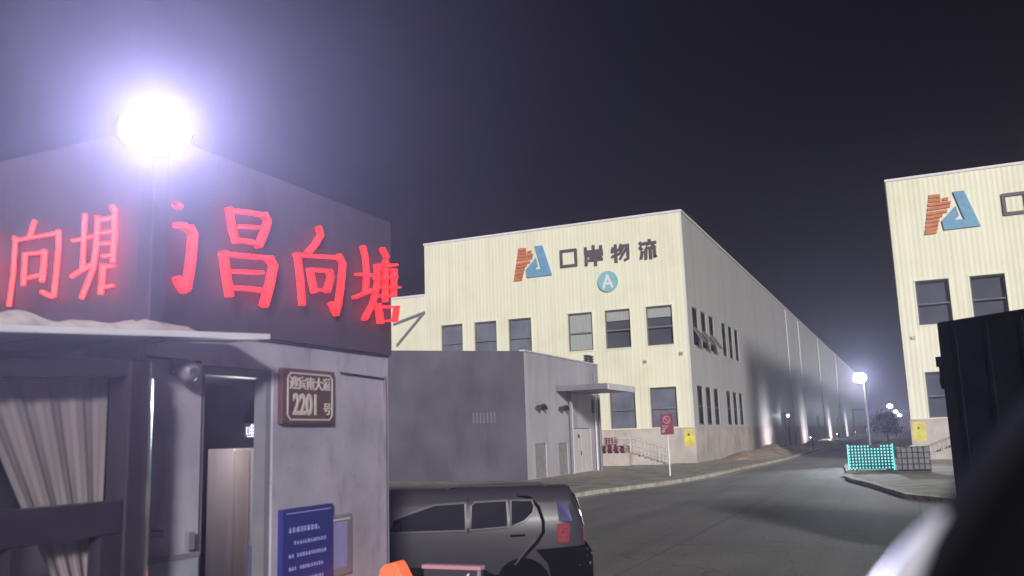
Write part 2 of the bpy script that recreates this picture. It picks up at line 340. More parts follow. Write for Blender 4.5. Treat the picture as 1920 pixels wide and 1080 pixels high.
EMBLEM_BLUE = [[3.85,16.77],[4.48,16.76],[5.18,14.38],[3.12,14.37],[3.03,14.96],[3.91,15.84],[4.04,15.2],[3.77,14.94],[4.37,14.93],[4.27,15.1]]
EMBLEM_SLATS = [[[2.43,16.76],[3.09,16.72]],[[2.38,16.5],[3.1,16.47]],[[2.33,16.22],[3.1,16.21]],[[2.27,15.93],[3.59,16.0]],[[2.22,15.63],[3.39,15.69]],[[2.17,15.38],[3.1,15.45]],[[2.11,15.12],[2.91,15.18]],[[2.06,14.84],[2.82,14.92]],[[2.01,14.57],[2.75,14.67]],[[1.98,14.4],[2.67,14.41]],[[3.2,16.46],[3.54,16.46]],[[3.1,16.2],[3.66,16.21]]]

stains(M["cream"], 1.0, (2.6, 2.6, 0.05), 0.58, 0.80, (0.86, 0.81, 0.74))
stains(M["cream"], 0.35, (1, 1, 1), 0.50, 0.75, (0.92, 0.90, 0.86))
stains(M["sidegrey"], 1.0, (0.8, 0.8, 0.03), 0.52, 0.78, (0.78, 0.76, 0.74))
stains(M["guard"], 5.0, (1, 1, 0.25), 0.55, 0.72, (0.74, 0.72, 0.72))
stains(M["guard"], 22.0, (1, 1, 1), 0.60, 0.68, (0.80, 0.80, 0.80))
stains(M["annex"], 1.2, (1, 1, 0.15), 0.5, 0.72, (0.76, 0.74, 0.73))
stains(M["annexshade"], 0.8, (1, 1, 0.2), 0.5, 0.75, (0.75, 0.75, 0.75))
stains(M["plinth"], 1.4, (1, 1, 0.3), 0.5, 0.72, (0.70, 0.67, 0.64))
stains(M["fascia"], 3.0, (1, 1, 0.2), 0.5, 0.75, (0.7, 0.7, 0.7))
stains(M["kerb"], 6.0, (1, 1, 1), 0.5, 0.65, (0.6, 0.58, 0.55))

# ------------------------------------------------------------------ the setting
tag(MB().box(-900, 900, -120, 1500, -0.6, -0.02).build("ground", M["ground"]), kind="structure")
mb = MB(); mb.quad((-60, -40, 0), (60, -40, 0), (60, 29, 0), (-60, 29, 0)); mb.quad((-12.2, 29, 0), (60, 29, 0), (60, 60, 0), (-12.2, 60, 0)); mb.quad((-10, 60, 0), (-0.2, 60, 0), (-0.2, 700, 0), (-10, 700, 0))
tag(mb.build("road", M["road"]), kind="structure")
KL = [(-60, 24), (-22, 24.6), (-15, 26), (-12.4, 28), (-11.5, 30.5), (-11.1, 33.5), (-10.1, 37.3), (-9.55, 41), (-9.25, 45.3), (-9.1, 51.7), (-8.8, 60), (-8.6, 68), (-8.7, 88), (-8.8, 300)]
mb = MB(); mb.prism(KL+[(-13.7, 300), (-60, 300)], lambda u, v, d: (u, v, d), -0.05, 0.12)
tag(mb.build("pavement", M["paving"]), kind="structure")
def kerbline(pts, name, w=0.3, z=0.15, gap=0.02):
    mb = MB()
    for (a, b) in zip(pts[:-1], pts[1:]):
        a, b = Vector(a), Vector(b); L = (b-a).length; d = (b-a)/L; n = Vector((d.y, -d.x)); k = max(1, round(L/1.0))
        if L > 60: k = 40
        for i in range(k):
            p = a+d*(L*i/k+gap/2); o = (p.x-n.x*w*0.8, p.y-n.y*w*0.8, 0)
            mb.obox(o, (d.x, d.y, 0), (n.x, n.y, 0), (0, 0, 1), (0, L/k-gap), (0, w), (-0.1, z+random.uniform(-0.006, 0.006)))
    return tag(mb.build(name, M["kerb"]), kind="structure")
kerbline(KL, "kerb")
mb = MB()
for (a, b) in zip(KL[2:-1], KL[3:]):
    a, b = Vector(a), Vector(b); d = (b-a).normalized(); n = Vector((d.y, -d.x))
    mb.quad((*(a+n*0.28), 0.004), (*(b+n*0.28), 0.004), (*(b+n*0.5), 0.004), (*(a+n*0.5), 0.004))
tag(mb.build("gutter", M["kerb"]), kind="structure")
KR = [(9.0, 24.5), (4.0, 25.5), (1.2, 27.4), (-0.35, 30.1), (-1.44, 35.3), (-2.45, 39.2), (-2.75, 41.0), (-2.95, 45), (-3.5, 52), (-3.7, 62), (-3.7, 200)]
mb = MB(); mb.prism(KR+[(0.2, 200), (9, 60)], lambda u, v, d: (u, v, d), -0.05, 0.12)
tag(mb.build("traffic_island", M["paving"]), kind="structure")
kerbline(list(reversed(KR)), "kerb")
# a low heap of soil along the warehouse side
def heap(x0, x1, y0, y1, h, name, seed):
    rnd = random.Random(seed); mb = MB(); nx, ny = 16, 60; idx = {}
    for i in range(nx+1):
        for j in range(ny+1):
            a, b = i/nx, j/ny
            z = h*math.sin(math.pi*a)**0.8*math.sin(math.pi*b)**0.5*(0.75+0.5*rnd.random()*math.sin(7*b+3*a+seed)**2)+0.11
            idx[i, j] = len(mb.v); mb.v.append((x0+(x1-x0)*a, y0+(y1-y0)*b, z))
    for i in range(nx):
        for j in range(ny): mb.f.append((idx[i, j], idx[i+1, j], idx[i+1, j+1], idx[i, j+1]))
    return tag(mb.build(name, M["dirt"], smooth=True), kind="structure")
heap(-13.6, -9.4, 66, 100, 0.75, "soil_bank", 3)
heap(-13.4, -9.6, 112, 150, 0.6, "soil_bank", 5)

# ------------------------------------------------------------------ warehouses
ZT, YA, XA, YB = 18.0, 61.9, -13.78, 61.4
def window(parent, fn, u0, u1, v0, v1, style, depth=0.34, mid=0.47, wall=None, frame=None):
    """framed two-light window in an opening; fn(u, v, d), d into the wall"""
    w = 0.075; fm = MB()
    def bar(a, b, c, d, e=0.10, f=0.19):
        fm.prism([(a, c), (b, c), (b, d), (a, d)], fn, e, f)
    bar(u0+.002, u0+w, v0+.002, v1-.002); bar(u1-w, u1-.002, v0+.002, v1-.002); bar(u0+w, u1-w, v0+.002, v0+w); bar(u0+w, u1-w, v1-w, v1-.002)
    vm = v0+(v1-v0)*mid; bar(u0+w, u1-w, vm-.05, vm+.05)
    fr = fm.build("window", frame or M["winframe"], parent)
    MB().quad(fn(u0+w, v0+w, .145), fn(u1-w, v0+w, .145), fn(u1-w, v1-w, .145), fn(u0+w, v1-w, .145)).build("pane", M["glass"], fr)
    if style in ("full", "half", "net"):
        bm_ = MB(); vb = v0+w if style in ("full", "net") else v0+(v1-v0)*0.72; n = 14
        for i in range(n):
            a = u0+w+(u1-u0-2*w)*i/n; b = u0+w+(u1-u0-2*w)*(i+1)/n; k = 0.25+0.02*(i % 2)
            bm_.prism([(a, vb), (b, vb), (b, v1-w), (a, v1-w)], fn, k, k+0.012)
        bm_.build("curtain" if style == "net" else "blind", M["net" if style == "net" else "blind"], fr)
    surround(fr, fn, u0, u1, v0, v1, wall or M["cream"])
    return fr
def surround(frame, fn, a, b, c, d, wall):
    w = 0.09; t = MB()
    t.prism([(a-w, d), (b+w, d), (b+w, d+w), (a-w, d+w)], fn, -0.05, 0.0)
    t.prism([(a-w, c-w), (b+w, c-w), (b+w, c), (a-w, c)], fn, -0.06, 0.0)
    t.prism([(a-w, c), (a, c), (a, d), (a-w, d)], fn, -0.03, 0.0)
    t.prism([(b, c), (b+w, c), (b+w, d), (b, d)], fn, -0.03, 0.0)
    t.build("surround", wall, frame)
def emblem(loc_shift, label):
    sx, sy = loc_shift
    e = thing("wall_emblem", (3.4+sx, YB+sy, 15.5), label, "emblem", None)
    fn = lambda u, v, d: (u+sx, YB+sy-d, v)
    s = MB()
    for i, (a, b) in enumerate(EMBLEM_SLATS):
        h = 0.20 if i < 10 else 0.17
        s.prism([(a[0], a[1]-h), (b[0], b[1]-h), (b[0]+0.03, b[1]), (a[0]+0.05, a[1])], fn, 0.0, 0.11+0.001*i)
    s.build("orange_slats", M["orange"], e)
    MB().prism([tuple(p) for p in EMBLEM_BLUE], fn, 0.0, 0.14).build("blue_panel", M["blue"], e)
    return e
def char(root, name, cx, cz, w, h, strokes, y, sw=0.17):
    b = MB(); fn = lambda u, v, d: (cx+(u-0.5)*w, y-d, cz+(v-0.5)*h)
    for i, st in enumerate(strokes):
        pts, k = (st, 1) if not isinstance(st[0], (int, float)) else (st[1], st[0])
        # stroke in metres, mapped from the unit square
        P = [((p[0]-0.5)*w, (p[1]-0.5)*h) for p in pts]
        b.stroke(P, sw*k, lambda u, v, d: (cx+u, y-d, cz+v), 0.0, 0.12+0.001*i)
    return b.build(name, M["letter"], root)
KOU = [[(0, 1), (1, 1)], [(1, 1), (1, 0)], [(1, 0), (0, 0)], [(0, 0), (0, 1)]]
AN = [(1.1, [(0.02, 0.98), (0.02, 0.68)]), (1.1, [(0.5, 1.05), (0.5, 0.7)]), (1.1, [(0.95, 1.0), (0.95, 0.7)]), (1.5, [(0.02, 0.72), (0.98, 0.72)]), (1.3, [(0.08, 0.56), (1.0, 0.56)]), (1.1, [(0.05, 0.6), (0.03, 0.0)]), (0.9, [(0.3, 0.42), (0.95, 0.42)]), (0.9, [(0.22, 0.24), (1.0, 0.24)]), (1.1, [(0.6, 0.5), (0.6, -0.05)])]
WU = [(1.0, [(0.05, 0.85), (0.0, 0.62)]), (0.95, [(0.0, 0.7), (0.42, 0.7)]), (1.1, [(0.22, 1.0), (0.22, 0.0)]), (0.95, [(0.0, 0.32), (0.42, 0.45)]), (1.0, [(0.55, 1.0), (0.45, 0.7)]), (1.0, [(0.52, 0.92), (0.98, 0.92)]), (1.1, [(0.98, 0.95), (0.96, 0.1), (0.78, 0.05)]), (0.9, [(0.72, 0.88), (0.5, 0.5)]), (0.9, [(0.88, 0.75), (0.48, 0.15)])]
LIU = [(1.1, [(0.02, 0.95), (0.12, 0.82)]), (1.1, [(0.0, 0.68), (0.1, 0.56)]), (1.1, [(0.03, 0.05), (0.13, 0.4)]), (1.1, [(0.25, 0.88), (1.0, 0.88)]), (1.1, [(0.62, 1.05), (0.62, 0.9)]), (0.9, [(0.55, 0.85), (0.35, 0.62), (0.95, 0.62)]), (1.0, [(0.82, 0.76), (0.96, 0.6)]), (1.1, [(0.38, 0.5), (0.34, 0.0)]), (1.1, [(0.66, 0.5), (0.66, 0.0)]), (1.1, [(0.92, 0.5), (0.94, 0.02), (1.0, 0.08)])]

def front_parts(b, x0, x1, y, holes_up, holes_lo, side=None):
    fn = lambda u, v, d: (u, y+d, v)
    holes = holes_up+holes_lo
    w = MB(); openwall(w, fn, x0, x1, 0.0, ZT, holes, 0.34)
    return fn, w, holes

# warehouse A
A = thing("warehouse", (-24, 66, 0), "cream clad warehouse behind the low annex, its long right side running down the street", "warehouse")
upw = [(x, x+1.93, 8.43, 11.27) for x in (-33.62, -30.66, -27.72, -22.81, -19.90, -16.78)]
lo = [(x, x+1.93, 2.62, 5.43) for x in (-22.81, -19.84, -16.82)]
fnA, w, hA = front_parts(A, -35.05, XA, YA, upw, lo)
fnS = lambda u, v, d: (XA-d, u, v)
fnT = lambda u, v, d: fnS(u, v, d*0.3)
sy = [63.5, 66.45, 69.4, 74.6, 77.55, 80.5]
sup = [(y, y+1.9, 8.43, 11.27) for y in sy]; slo = [(y, y+1.9, 2.72, 5.53) for y in sy]
dark_bays = [(107.5, 111.5, 0.2, 4.2), (150, 154.5, 0.2, 4.2), (192, 197, 0.2, 4.2)]  # dark bays added to paint the unlit gaps between the lit patches
ws = MB(); openwall(ws, fnS, YA, 330.0, 0.0, ZT, sup+slo+dark_bays, 0.10); ws.build("side_wall", M["sidegrey"], A)
w.quad((-35.05, YA, 13.97), (-35.05, 330, 13.97), (-35.05, 330, ZT), (-35.05, YA, ZT))
w.build("wall", M["cream"], A, fixn=True)
MB().box(-34.9, XA-0.36, YA+0.36, 329.6, ZT-0.5, ZT-0.25).build("roof", M["roof"], A)
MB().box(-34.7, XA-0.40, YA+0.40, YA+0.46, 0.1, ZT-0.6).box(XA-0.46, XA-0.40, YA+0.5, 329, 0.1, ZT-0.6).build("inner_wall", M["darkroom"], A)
c = MB(); c.box(-35.12, XA+0.07, YA-0.07, YA+0.3, ZT, ZT+0.16); c.box(XA-0.3, XA+0.07, YA+0.302, 330, ZT, ZT+0.16); c.box(-35.12, -35.0, YA+0.302, 330, ZT, ZT+0.16)
c.box(XA-0.02, XA+0.035, YA-0.035, YA+0.02, 2.56, ZT-0.003)
c.build("coping", M["coping"], A)
pl = MB(); pl.box(-35.1, XA+0.06, YA-0.06, YA-0.003, 0, 2.48)
for a, b2 in ((YA-0.003, 107.4), (111.6, 149.9), (154.6, 191.9), (197.1, 330)): pl.box(XA+0.003, XA+0.06, a, b2, 0, 2.48)
pl.build("plinth", M["plinth"], A)
st = MB(); st.box(-35.1, XA+0.10, YA-0.10, YA-0.004, 2.485, 2.56)
for a, b2 in ((YA-0.004, 107.4), (111.6, 149.9), (154.6, 191.9), (197.1, 330)): st.box(XA+0.004, XA+0.10, a, b2, 2.485, 2.56)
st.build("plinth_trim", M["plinth"], A)
MB().box(-14.52, XA-0.04, YA-0.068, YA-0.061, 1.28, 2.40).build("yellow_panel", M["yellow"], A)
MB().box(-14.27, -14.12, YA-0.075, YA-0.069, 1.98, 2.12).build("dark_mark", M["grime"], A)
for h, s in zip(upw, ("net", "net", "net", "full", "half", "half")): window(A, fnA, *h, s)
for h in lo: window(A, fnA, *h, "net")
for i, h in enumerate(sup+slo):
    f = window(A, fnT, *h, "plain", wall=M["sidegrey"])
    if i in (0, 1, 2):      # top-hung lower lights propped open
        u0, u1, v0, v1 = h; k = MB(); zt = v0+1.25; L = 1.2; an = R(32)
        k.obox((XA+0.0, u0+0.08, zt), (0, 1, 0), (math.sin(an), 0, -math.cos(an)), (math.cos(an), 0, math.sin(an)), (0, u1-u0-0.16), (0, L), (-0.03, 0.03))
        k.build("open_sash", M["winframe"], f)
for a, b2, c0, c1 in dark_bays:
    d = MB().box(XA-0.12, XA-0.07, a, b2, c0, c1); d.build("dark_bay", M["greymetal"], A)
for y in (119.0, 133.0, 163, 203):
    MB().tube([(XA+0.16, y, 0.2), (XA+0.16, y, ZT-0.4)], 0.08, 8).build("downpipe", M["sidegrey"], A)
# lower wing on the far left of the front
MB().box(-46, -35.055, YA+0.02, 120, 0, 13.8).build("side_wing", M["cream"], A)
MB().box(-46, -35.06, YA-0.05, YA+0.3, 13.8, 13.97).build("wing_coping", M["coping"], A)
k = MB(); fnw = lambda u, v, d: (u, YA-d, v)
k.stroke([(-37.9, 11.75), (-35.05, 12.45)], 0.14, fnw, 0.1, 0.25); k.stroke([(-37.6, 10.0), (-35.1, 12.40)], 0.14, fnw, 0.1, 0.252)
k.build("bracing", M["greymetal"], A)
for (x, z) in ((-17.0, 7.35), (-14.35, 7.75)):
    k = MB(); k.box(x-0.12, x+0.12, YA-0.16, YA-0.01, z-0.12, z+0.1); k.box(x-0.05, x+0.16, YA-0.3, YA-0.17, z-0.02, z+0.06)
    k.build("wall_fitting", M["steel"], A)

# warehouse B
B = thing("warehouse", (18, 66, 0), "cream clad warehouse on the right, partly hidden by the black lorry", "warehouse")
upB = [(x, x+1.95, 8.43, 11.27) for x in (1.08, 4.20, 7.3, 12.2, 15.3)]; loB = [(x, x+1.95, 2.62, 5.46) for x in (1.08, 4.20)]
fnB, w, hB = front_parts(B, 0, 40, YB, upB, loB)
w.quad((0, YB, 0), (0, 330, 0), (0, 330, ZT), (0, YB, ZT)); w.quad((40, YB, 0), (40, 330, 0), (40, 330, ZT), (40, YB, ZT))
w.build("wall", M["cream"], B)
MB().box(0.3, 39.7, YB+0.36, 329, ZT-0.5, ZT-0.25).build("roof", M["roof"], B)
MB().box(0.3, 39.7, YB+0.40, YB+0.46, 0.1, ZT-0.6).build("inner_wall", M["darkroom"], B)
MB().box(-0.07, 40.07, YB-0.07, YB+0.3, ZT, ZT+0.16).box(-0.07, 0.3, YB+0.302, 330, ZT, ZT+0.16).build("coping", M["coping"], B)
MB().box(-0.06, 40.06, YB-0.06, YB-0.003, 0, 2.48).box(-0.06, -0.003, YB-0.003, 330, 0, 2.48).build("plinth", M["plinth"], B)
MB().box(-0.1, 40.1, YB-0.10, YB-0.004, 2.485, 2.56).box(-0.1, -0.004, YB-0.004, 330, 2.485, 2.56).build("plinth_trim", M["plinth"], B)
MB().box(0.06, 0.80, YB-0.068, YB-0.061, 1.22, 2.40).build("yellow_panel", M["yellow"], B)
MB().box(0.33, 0.45, YB-0.075, YB-0.069, 1.95, 2.08).build("dark_mark", M["grime"], B)
for h in upB+loB: window(B, fnB, *h, "plain", frame=M["greyframe"])
MB().box(0.55, 0.8, YB-0.16, YB-0.01, 7.6, 7.78).build("wall_fitting", M["steel"], B)

# wall signs
emblem((-29.08, YA-YB-0.002), "orange and blue slatted emblem on the warehouse behind the annex")
emblem((0, -0.002), "orange and blue slatted emblem on the right-hand warehouse above the lorry")
sg = thing("wall_sign", (-19.5, YA, 15.5), "row of four dark grey characters on the warehouse front behind the annex", "sign")
char(sg, "character", -22.51, 15.52, 1.18, 1.18, KOU, YA, 0.2)
char(sg, "character", -20.50, 15.50, 1.30, 1.30, AN, YA, 0.2)
char(sg, "character", -18.42, 15.46, 1.25, 1.22, WU, YA, 0.19)
char(sg, "character", -16.32, 15.46, 1.15, 1.28, LIU, YA, 0.19)
sg = thing("wall_sign", (7.2, YB, 15.5), "dark square character cut by the right edge, on the right-hand warehouse", "sign")
char(sg, "character", 7.2, 15.55, 1.2, 1.2, KOU, YB, 0.2)
bd = thing("round_badge", (-19.49, YA, 13.42), "round pale teal badge with a white letter A under the grey characters", "badge")
k = MB(); k.prism([(-19.49+0.78*math.cos(t*math.pi/24), 13.42+0.78*math.sin(t*math.pi/24)) for t in range(48)], lambda u, v, d: (u, YA-d, v), 0.0, 0.16); k.build("disc", M["teal"], bd)
k = MB(); f = lambda u, v, d: (-19.49+u, YA-d, 13.38+v)
k.stroke([(-0.34, -0.42), (0, 0.46)], 0.17, f, 0.161, 0.19); k.stroke([(0.34, -0.42), (0, 0.46)], 0.17, f, 0.161, 0.191); k.stroke([(-0.2, -0.14), (0.2, -0.14)], 0.15, f, 0.161, 0.192)
k.build("letter", M["white"], bd)

# loading platform, stair and railing of A
P = thing("loading_platform", (-19, 60, 0), "pale loading platform with a metal stair rail against the cream warehouse", "platform")
MB().box(-26, -17.7, 58.9, YA-0.062, 0.121, 0.95).build("slab", M["plinth"], P)
k = MB(); n = 6
for i in range(n): k.box(-17.69+i*0.42, -17.69+(i+1)*0.42, 59.6, YA-0.065, 0.121, 0.95*(1-(i+1)/(n+1)))
k.build("step", M["plinth"], P)
k = MB(); ry = 59.5
def rail(a, b): k.tube([a, b], 0.05, 8)
a0, a1 = (-17.75, 0.95), (-15.0, 0.12)
for h in (1.0, 0.55, 0.12): rail((a0[0], ry, a0[1]+h), (a1[0], ry, a1[1]+h))
for i in range(12):
    t = i/11; x = a0[0]+(a1[0]-a0[0])*t; z = a0[1]+(a1[1]-a0[1])*t; k.tube([(x, ry, z), (x, ry, z+1.0)], 0.028 if i % 4 else 0.045, 6)
for h in (1.0, 0.55): rail((-18.6, ry-0.4, 0.95+h), (-17.75, ry, 0.95+h))
k.build("handrail", M["steel"], P)
P2 = thing("stair_rail", (1, 60, 0), "steel stair rail against the right-hand warehouse beside the lorry", "railing")
k = MB()
b0, b1 = (0.15, 0.15), (3.6, 1.25)
for h in (0.85, 0.12): k.tube([(b0[0], 60, b0[1]+h-0.2), (b1[0], 60, b1[1]+h)], 0.035, 8)
for i in range(15):
    t = i/14; x = b0[0]+(b1[0]-b0[0])*t; z = b0[1]+(b1[1]-b0[1])*t; k.tube([(x, 60, max(0.12, z)), (x, 60, z+0.85-0.2*(1-t))], 0.02, 6)
k.build("rail", M["steel"], P2)
k = MB()
for i in range(6): k.box(0.4+i*0.55, 0.4+(i+1)*0.55, 60.05, YB-0.065, 0.121, 0.2+0.18*(i+1))
k.build("step", M["plinth"], P2)

# red slatted pallets on the platform
def pallet(x, y, z, w, d):
    p = thing("pallet", (x, y, z), "red slatted plastic pallet in the stack on the loading platform", "pallet", "red pallets stacked on the loading platform")
    k = MB()
    for i in range(5): k.box(x-w/2, x+w/2, y-d/2+i*d/5+0.02, y-d/2+(i+1)*d/5-0.02, z+0.12, z+0.15)
    k.build("deck", M["pallet"], p)
    k = MB()
    for i in range(4):
        xx = x-w/2+0.07+(w-0.14)*i/3; k.box(xx-0.05, xx+0.05, y-d/2+0.03, y+d/2-0.03, z, z+0.118)
    k.build("runner", M["signpale"], p); return p
for i in range(4): pallet(-18.75+random.uniform(-.05, .05), 59.8, 0.951+i*0.153, 1.5, 1.1)
for i in range(3): pallet(-19.2+random.uniform(-.04, .04), 59.8, 0.951+4*0.153+i*0.153, 0.75, 0.9)

# ------------------------------------------------------------------ annex
N = thing("annex_building", (-21, 47, 0), "low grey flat-roofed annex with a doorway canopy standing before the cream warehouse", "annex")
XN, YN, YN2 = -17.64, 41.19, 52.9
zt = lambda x: 6.55+(XN-x)*0.073
k = MB(); k.prism([(XN-0.003, 0), (XN-0.003, zt(XN)), (-34, zt(-34)), (-34, 0)], lambda u, v, d: (u, YN+d, v), 0, 0.3); k.build("front_wall", M["annexshade"], N)
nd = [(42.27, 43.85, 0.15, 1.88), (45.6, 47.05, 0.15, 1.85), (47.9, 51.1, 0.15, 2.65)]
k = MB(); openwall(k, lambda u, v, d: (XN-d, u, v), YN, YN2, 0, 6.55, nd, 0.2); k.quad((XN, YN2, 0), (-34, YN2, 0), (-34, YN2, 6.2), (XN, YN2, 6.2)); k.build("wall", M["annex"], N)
k = MB()
k.quad((XN-0.3, YN+0.3, 6.2), (XN-0.3, YN2, 6.2), (-34, YN2, 7.3), (-34, YN+0.3, 7.3)); k.build("roof", M["roof"], N)
MB().box(XN-0.25, XN+0.05, YN+0.002, YN2, 6.552, 6.62).build("roof_edge", M["coping"], N)
for i, (a, b2, c0, c1) in enumerate(nd[:2]): MB().box(XN-0.12, XN-0.06, a+0.002, b2-0.002, c0, c1-0.002).build("grey_door", M["annexdoor"], N)
k = MB()
for a, b2 in ((47.93, 49.48), (49.52, 51.07)): k.box(XN-0.12, XN-0.06, a, b2, 0.15, 2.62)
dr = k.build("white_door", M["doorwhite"], N)
MB().box(XN-0.055, XN-0.02, 49.3, 49.36, 1.1, 1.35).box(XN-0.055, XN-0.02, 48.9, 49.1, 2.1, 2.3).build("door_fitting", M["grime"], dr)
cz = lambda x: 4.82
k = MB(); k.box(XN+0.002, -14.66, 45.5, 50.6, 4.66, 4.96); k.build("canopy", M["greymetal"], N)
MB().box(-14.655, -14.60, 45.52, 50.62, 4.62, 4.94).build("canopy_lit_edge", M["coping"], N)  # pale strip painting the lit east edge of the canopy
for y in (47.2, 52.3): MB().tube([(XN+0.18, y, 0.12), (XN+0.18, y, 4.65)], 0.08, 8).build("post", M["greymetal"], N)
for y in (47.45, 51.6): MB().tube([(XN+0.16, y, 0.12), (XN+0.16, y, 4.65)], 0.05, 8).build("pipe", M["coping"], N)
for y in (42.9, 46.2):
    k = MB(); pts = [(XN+0.3, y+0.45*math.cos(t*math.pi/8), 3.62+0.24*math.sin(t*math.pi/8)) for t in range(9)]
    for p, q in zip(pts[:-1], pts[1:]): k.quad((XN, p[1], p[2]), (XN, q[1], q[2]), q, p)
    k.tube(pts, 0.06, 6)
    k.build("lamp_hood", M["grime"], N)
k = MB()
for i in range(3): k.box(XN-0.35, XN-0.05, 51.3, 52.4, 6.70+i*0.16, 6.77+i*0.16)
k.box(XN-0.3, XN-0.1, 51.35, 51.45, 6.62, 7.1); k.box(XN-0.3, XN-0.1, 52.25, 52.35, 6.62, 7.1)
k.build("roof_vent", M["grime"], N)
MB().box(XN+0.003, XN+0.16, 51.4, 51.9, 3.55, 4.35).build("meter_box", M["greymetal"], N)
MB().tube([(XN+0.1, 51.9, 5.2), (XN+0.1, 51.9, 6.0)], 0.09, 8).build("vent_pipe", M["greymetal"], N)
k = MB()
for i in range(7): k.box(-20.6+i*0.2, -20.52+i*0.2, YN-0.03, YN-0.003, 3.0, 3.55)
k.build("grille", M["greymetal"], N)

# ------------------------------------------------------------------ red sign on a pole
s = thing("street_sign", (-11.09, 43.72, 0.12), "small red notice sign on a thin white pole at the kerb", "sign")
MB().tube([(-11.09, 43.72, 0.12), (-11.09, 43.72, 3.0)], 0.042, 10).build("pole", M["white"], s)
pl = MB().box(-11.41, -10.75, 43.62, 43.66, 2.13, 3.15).build("plate", M["signred"], s)
k = MB(); f = lambda u, v, d: (u, 43.62-d, v)
ring = [(-11.08+0.17*math.cos(t*math.pi/12), 2.86+0.17*math.sin(t*math.pi/12)) for t in range(25)]
k.stroke(ring, 0.045, f, 0.002, 0.008); k.stroke([(-11.2, 2.98), (-10.97, 2.74)], 0.04, f, 0.002, 0.009)
k.stroke([(-11.3, 2.55), (-11.0, 2.55)], 0.05, f, 0.002, 0.01); k.stroke([(-11.3, 2.42), (-11.1, 2.46)], 0.05, f, 0.002, 0.01); k.stroke([(-11.3, 2.28), (-11.22, 2.34)], 0.12, f, 0.002, 0.011)
k.build("marks", M["signpale"], pl)

# ------------------------------------------------------------------ street lamps
def street_lamp(x, y, z, label, power, bulb, group):
    s = thing("street_lamp", (x, y, 0.1), label, "street lamp", group)
    MB().tube([(x, y, 0.1), (x, y, 1.0), (x, y, z+0.1)], [0.11, 0.08, 0.055], 10).build("pole", M["greymetal"], s)
    hd = MB().tube([(x, y, z+0.1), (x-0.04, y-0.05, z+0.22), (x-0.25, y-0.15, z+0.28), (x-0.5, y-0.2, z+0.26)], [0.06, 0.06, 0.09, 0.06], 10).build("lamp_head", M["greymetal"], s)
    MB().ball((x-0.22, y-0.2, z+0.05), bulb, 14, 0.75).build("bulb", M["streetwhite"], hd)
    lamp("street_light", 'SPOT', (x-0.22, y-0.3-bulb, z), power, (0.80, 0.93, 1.0), 0.15, aim=(x+0.5, y-30, z-2.2), parent=s, spot=70, blend=0.9)
GL = "row of lit street lamps receding down the street"
street_lamp(-2.55, 62, 5.3, "tall lit street lamp rising behind the glowing teal panel", 7000, 0.42, GL)
street_lamp(-3.3, 191, 6.0, "largest of the three tiny distant street lamps beside the right-hand warehouse", 1200, 0.5, GL)
street_lamp(-3.4, 267, 6.0, "middle one of the three tiny distant street lamps", 1200, 0.5, GL)
street_lamp(-3.5, 368, 6.0, "farthest and lowest of the three tiny distant street lamps", 1200, 0.6, GL)
# low wall-washing floodlights along A
def wall_flood(y, label, power):
    s = thing("floodlight", (-9.3, y, 0.12), label, "floodlight", "low floodlights washing the long warehouse side")
    MB().box(-9.45, -9.15, y-0.22, y+0.22, 1.15, 1.45).build("housing", M["grime"], s)
    MB().box(-9.462, -9.452, y-0.18, y+0.18, 1.19, 1.41).build("lens", M["streetwhite"], s)
    MB().box(-9.33, -9.27, y-0.05, y+0.05, 0.12, 1.15).build("post", M["grime"], s)
    lamp("flood_beam", 'SPOT', (-9.52, y, 1.3), power, (0.95, 0.90, 1.0), 0.12, aim=(-14, y, 2.0), parent=s, spot=120, blend=1.0)
wall_flood(95.5, "low floodlight lighting the nearest pale patch of the long warehouse side", 1600)
wall_flood(131, "low floodlight lighting the second pale patch of the long warehouse side", 1900)
wall_flood(174.5, "low floodlight lighting the third pale patch of the long warehouse side", 2300)
wall_flood(221, "low floodlight lighting the farthest pale patch of the long warehouse side", 2600)
s = thing("bollard_lamp", (-12.9, 107, 0.12), "slim dark post with one bright point at its top against the long warehouse side", "lamp post")
MB().tube([(-12.9, 107, 0.1), (-12.9, 107, 3.6)], 0.09, 8).build("pole", M["grime"], s)
MB().ball((-12.9, 107, 3.75), 0.14, 10).build("bulb", M["streetwhite"], s)

# dark far end of the street
f = thing("distant_shed", (-8, 420, 0), "long dark low shed closing off the far end of the street", "shed")
MB().box(-40, 30, 420, 450, 0, 8).build("wall", M["grime"], f); MB().box(-41, 31, 419, 451, 8.002, 8.5).build("roof", M["roof"], f)
g = thing("gate_frame", (-12, 230, 0), "pale steel goal-shaped gate frame far along the long warehouse side", "gate")
k = MB()
for x in (-12.6, -9.8): k.tube([(x, 230, 0), (x, 230, 6.3)], 0.16, 8)
k.build("post", M["steel"], g); MB().tube([(-12.9, 230, 6.4), (-9.5, 230, 6.4)], 0.2, 8).build("beam", M["steel"], g)

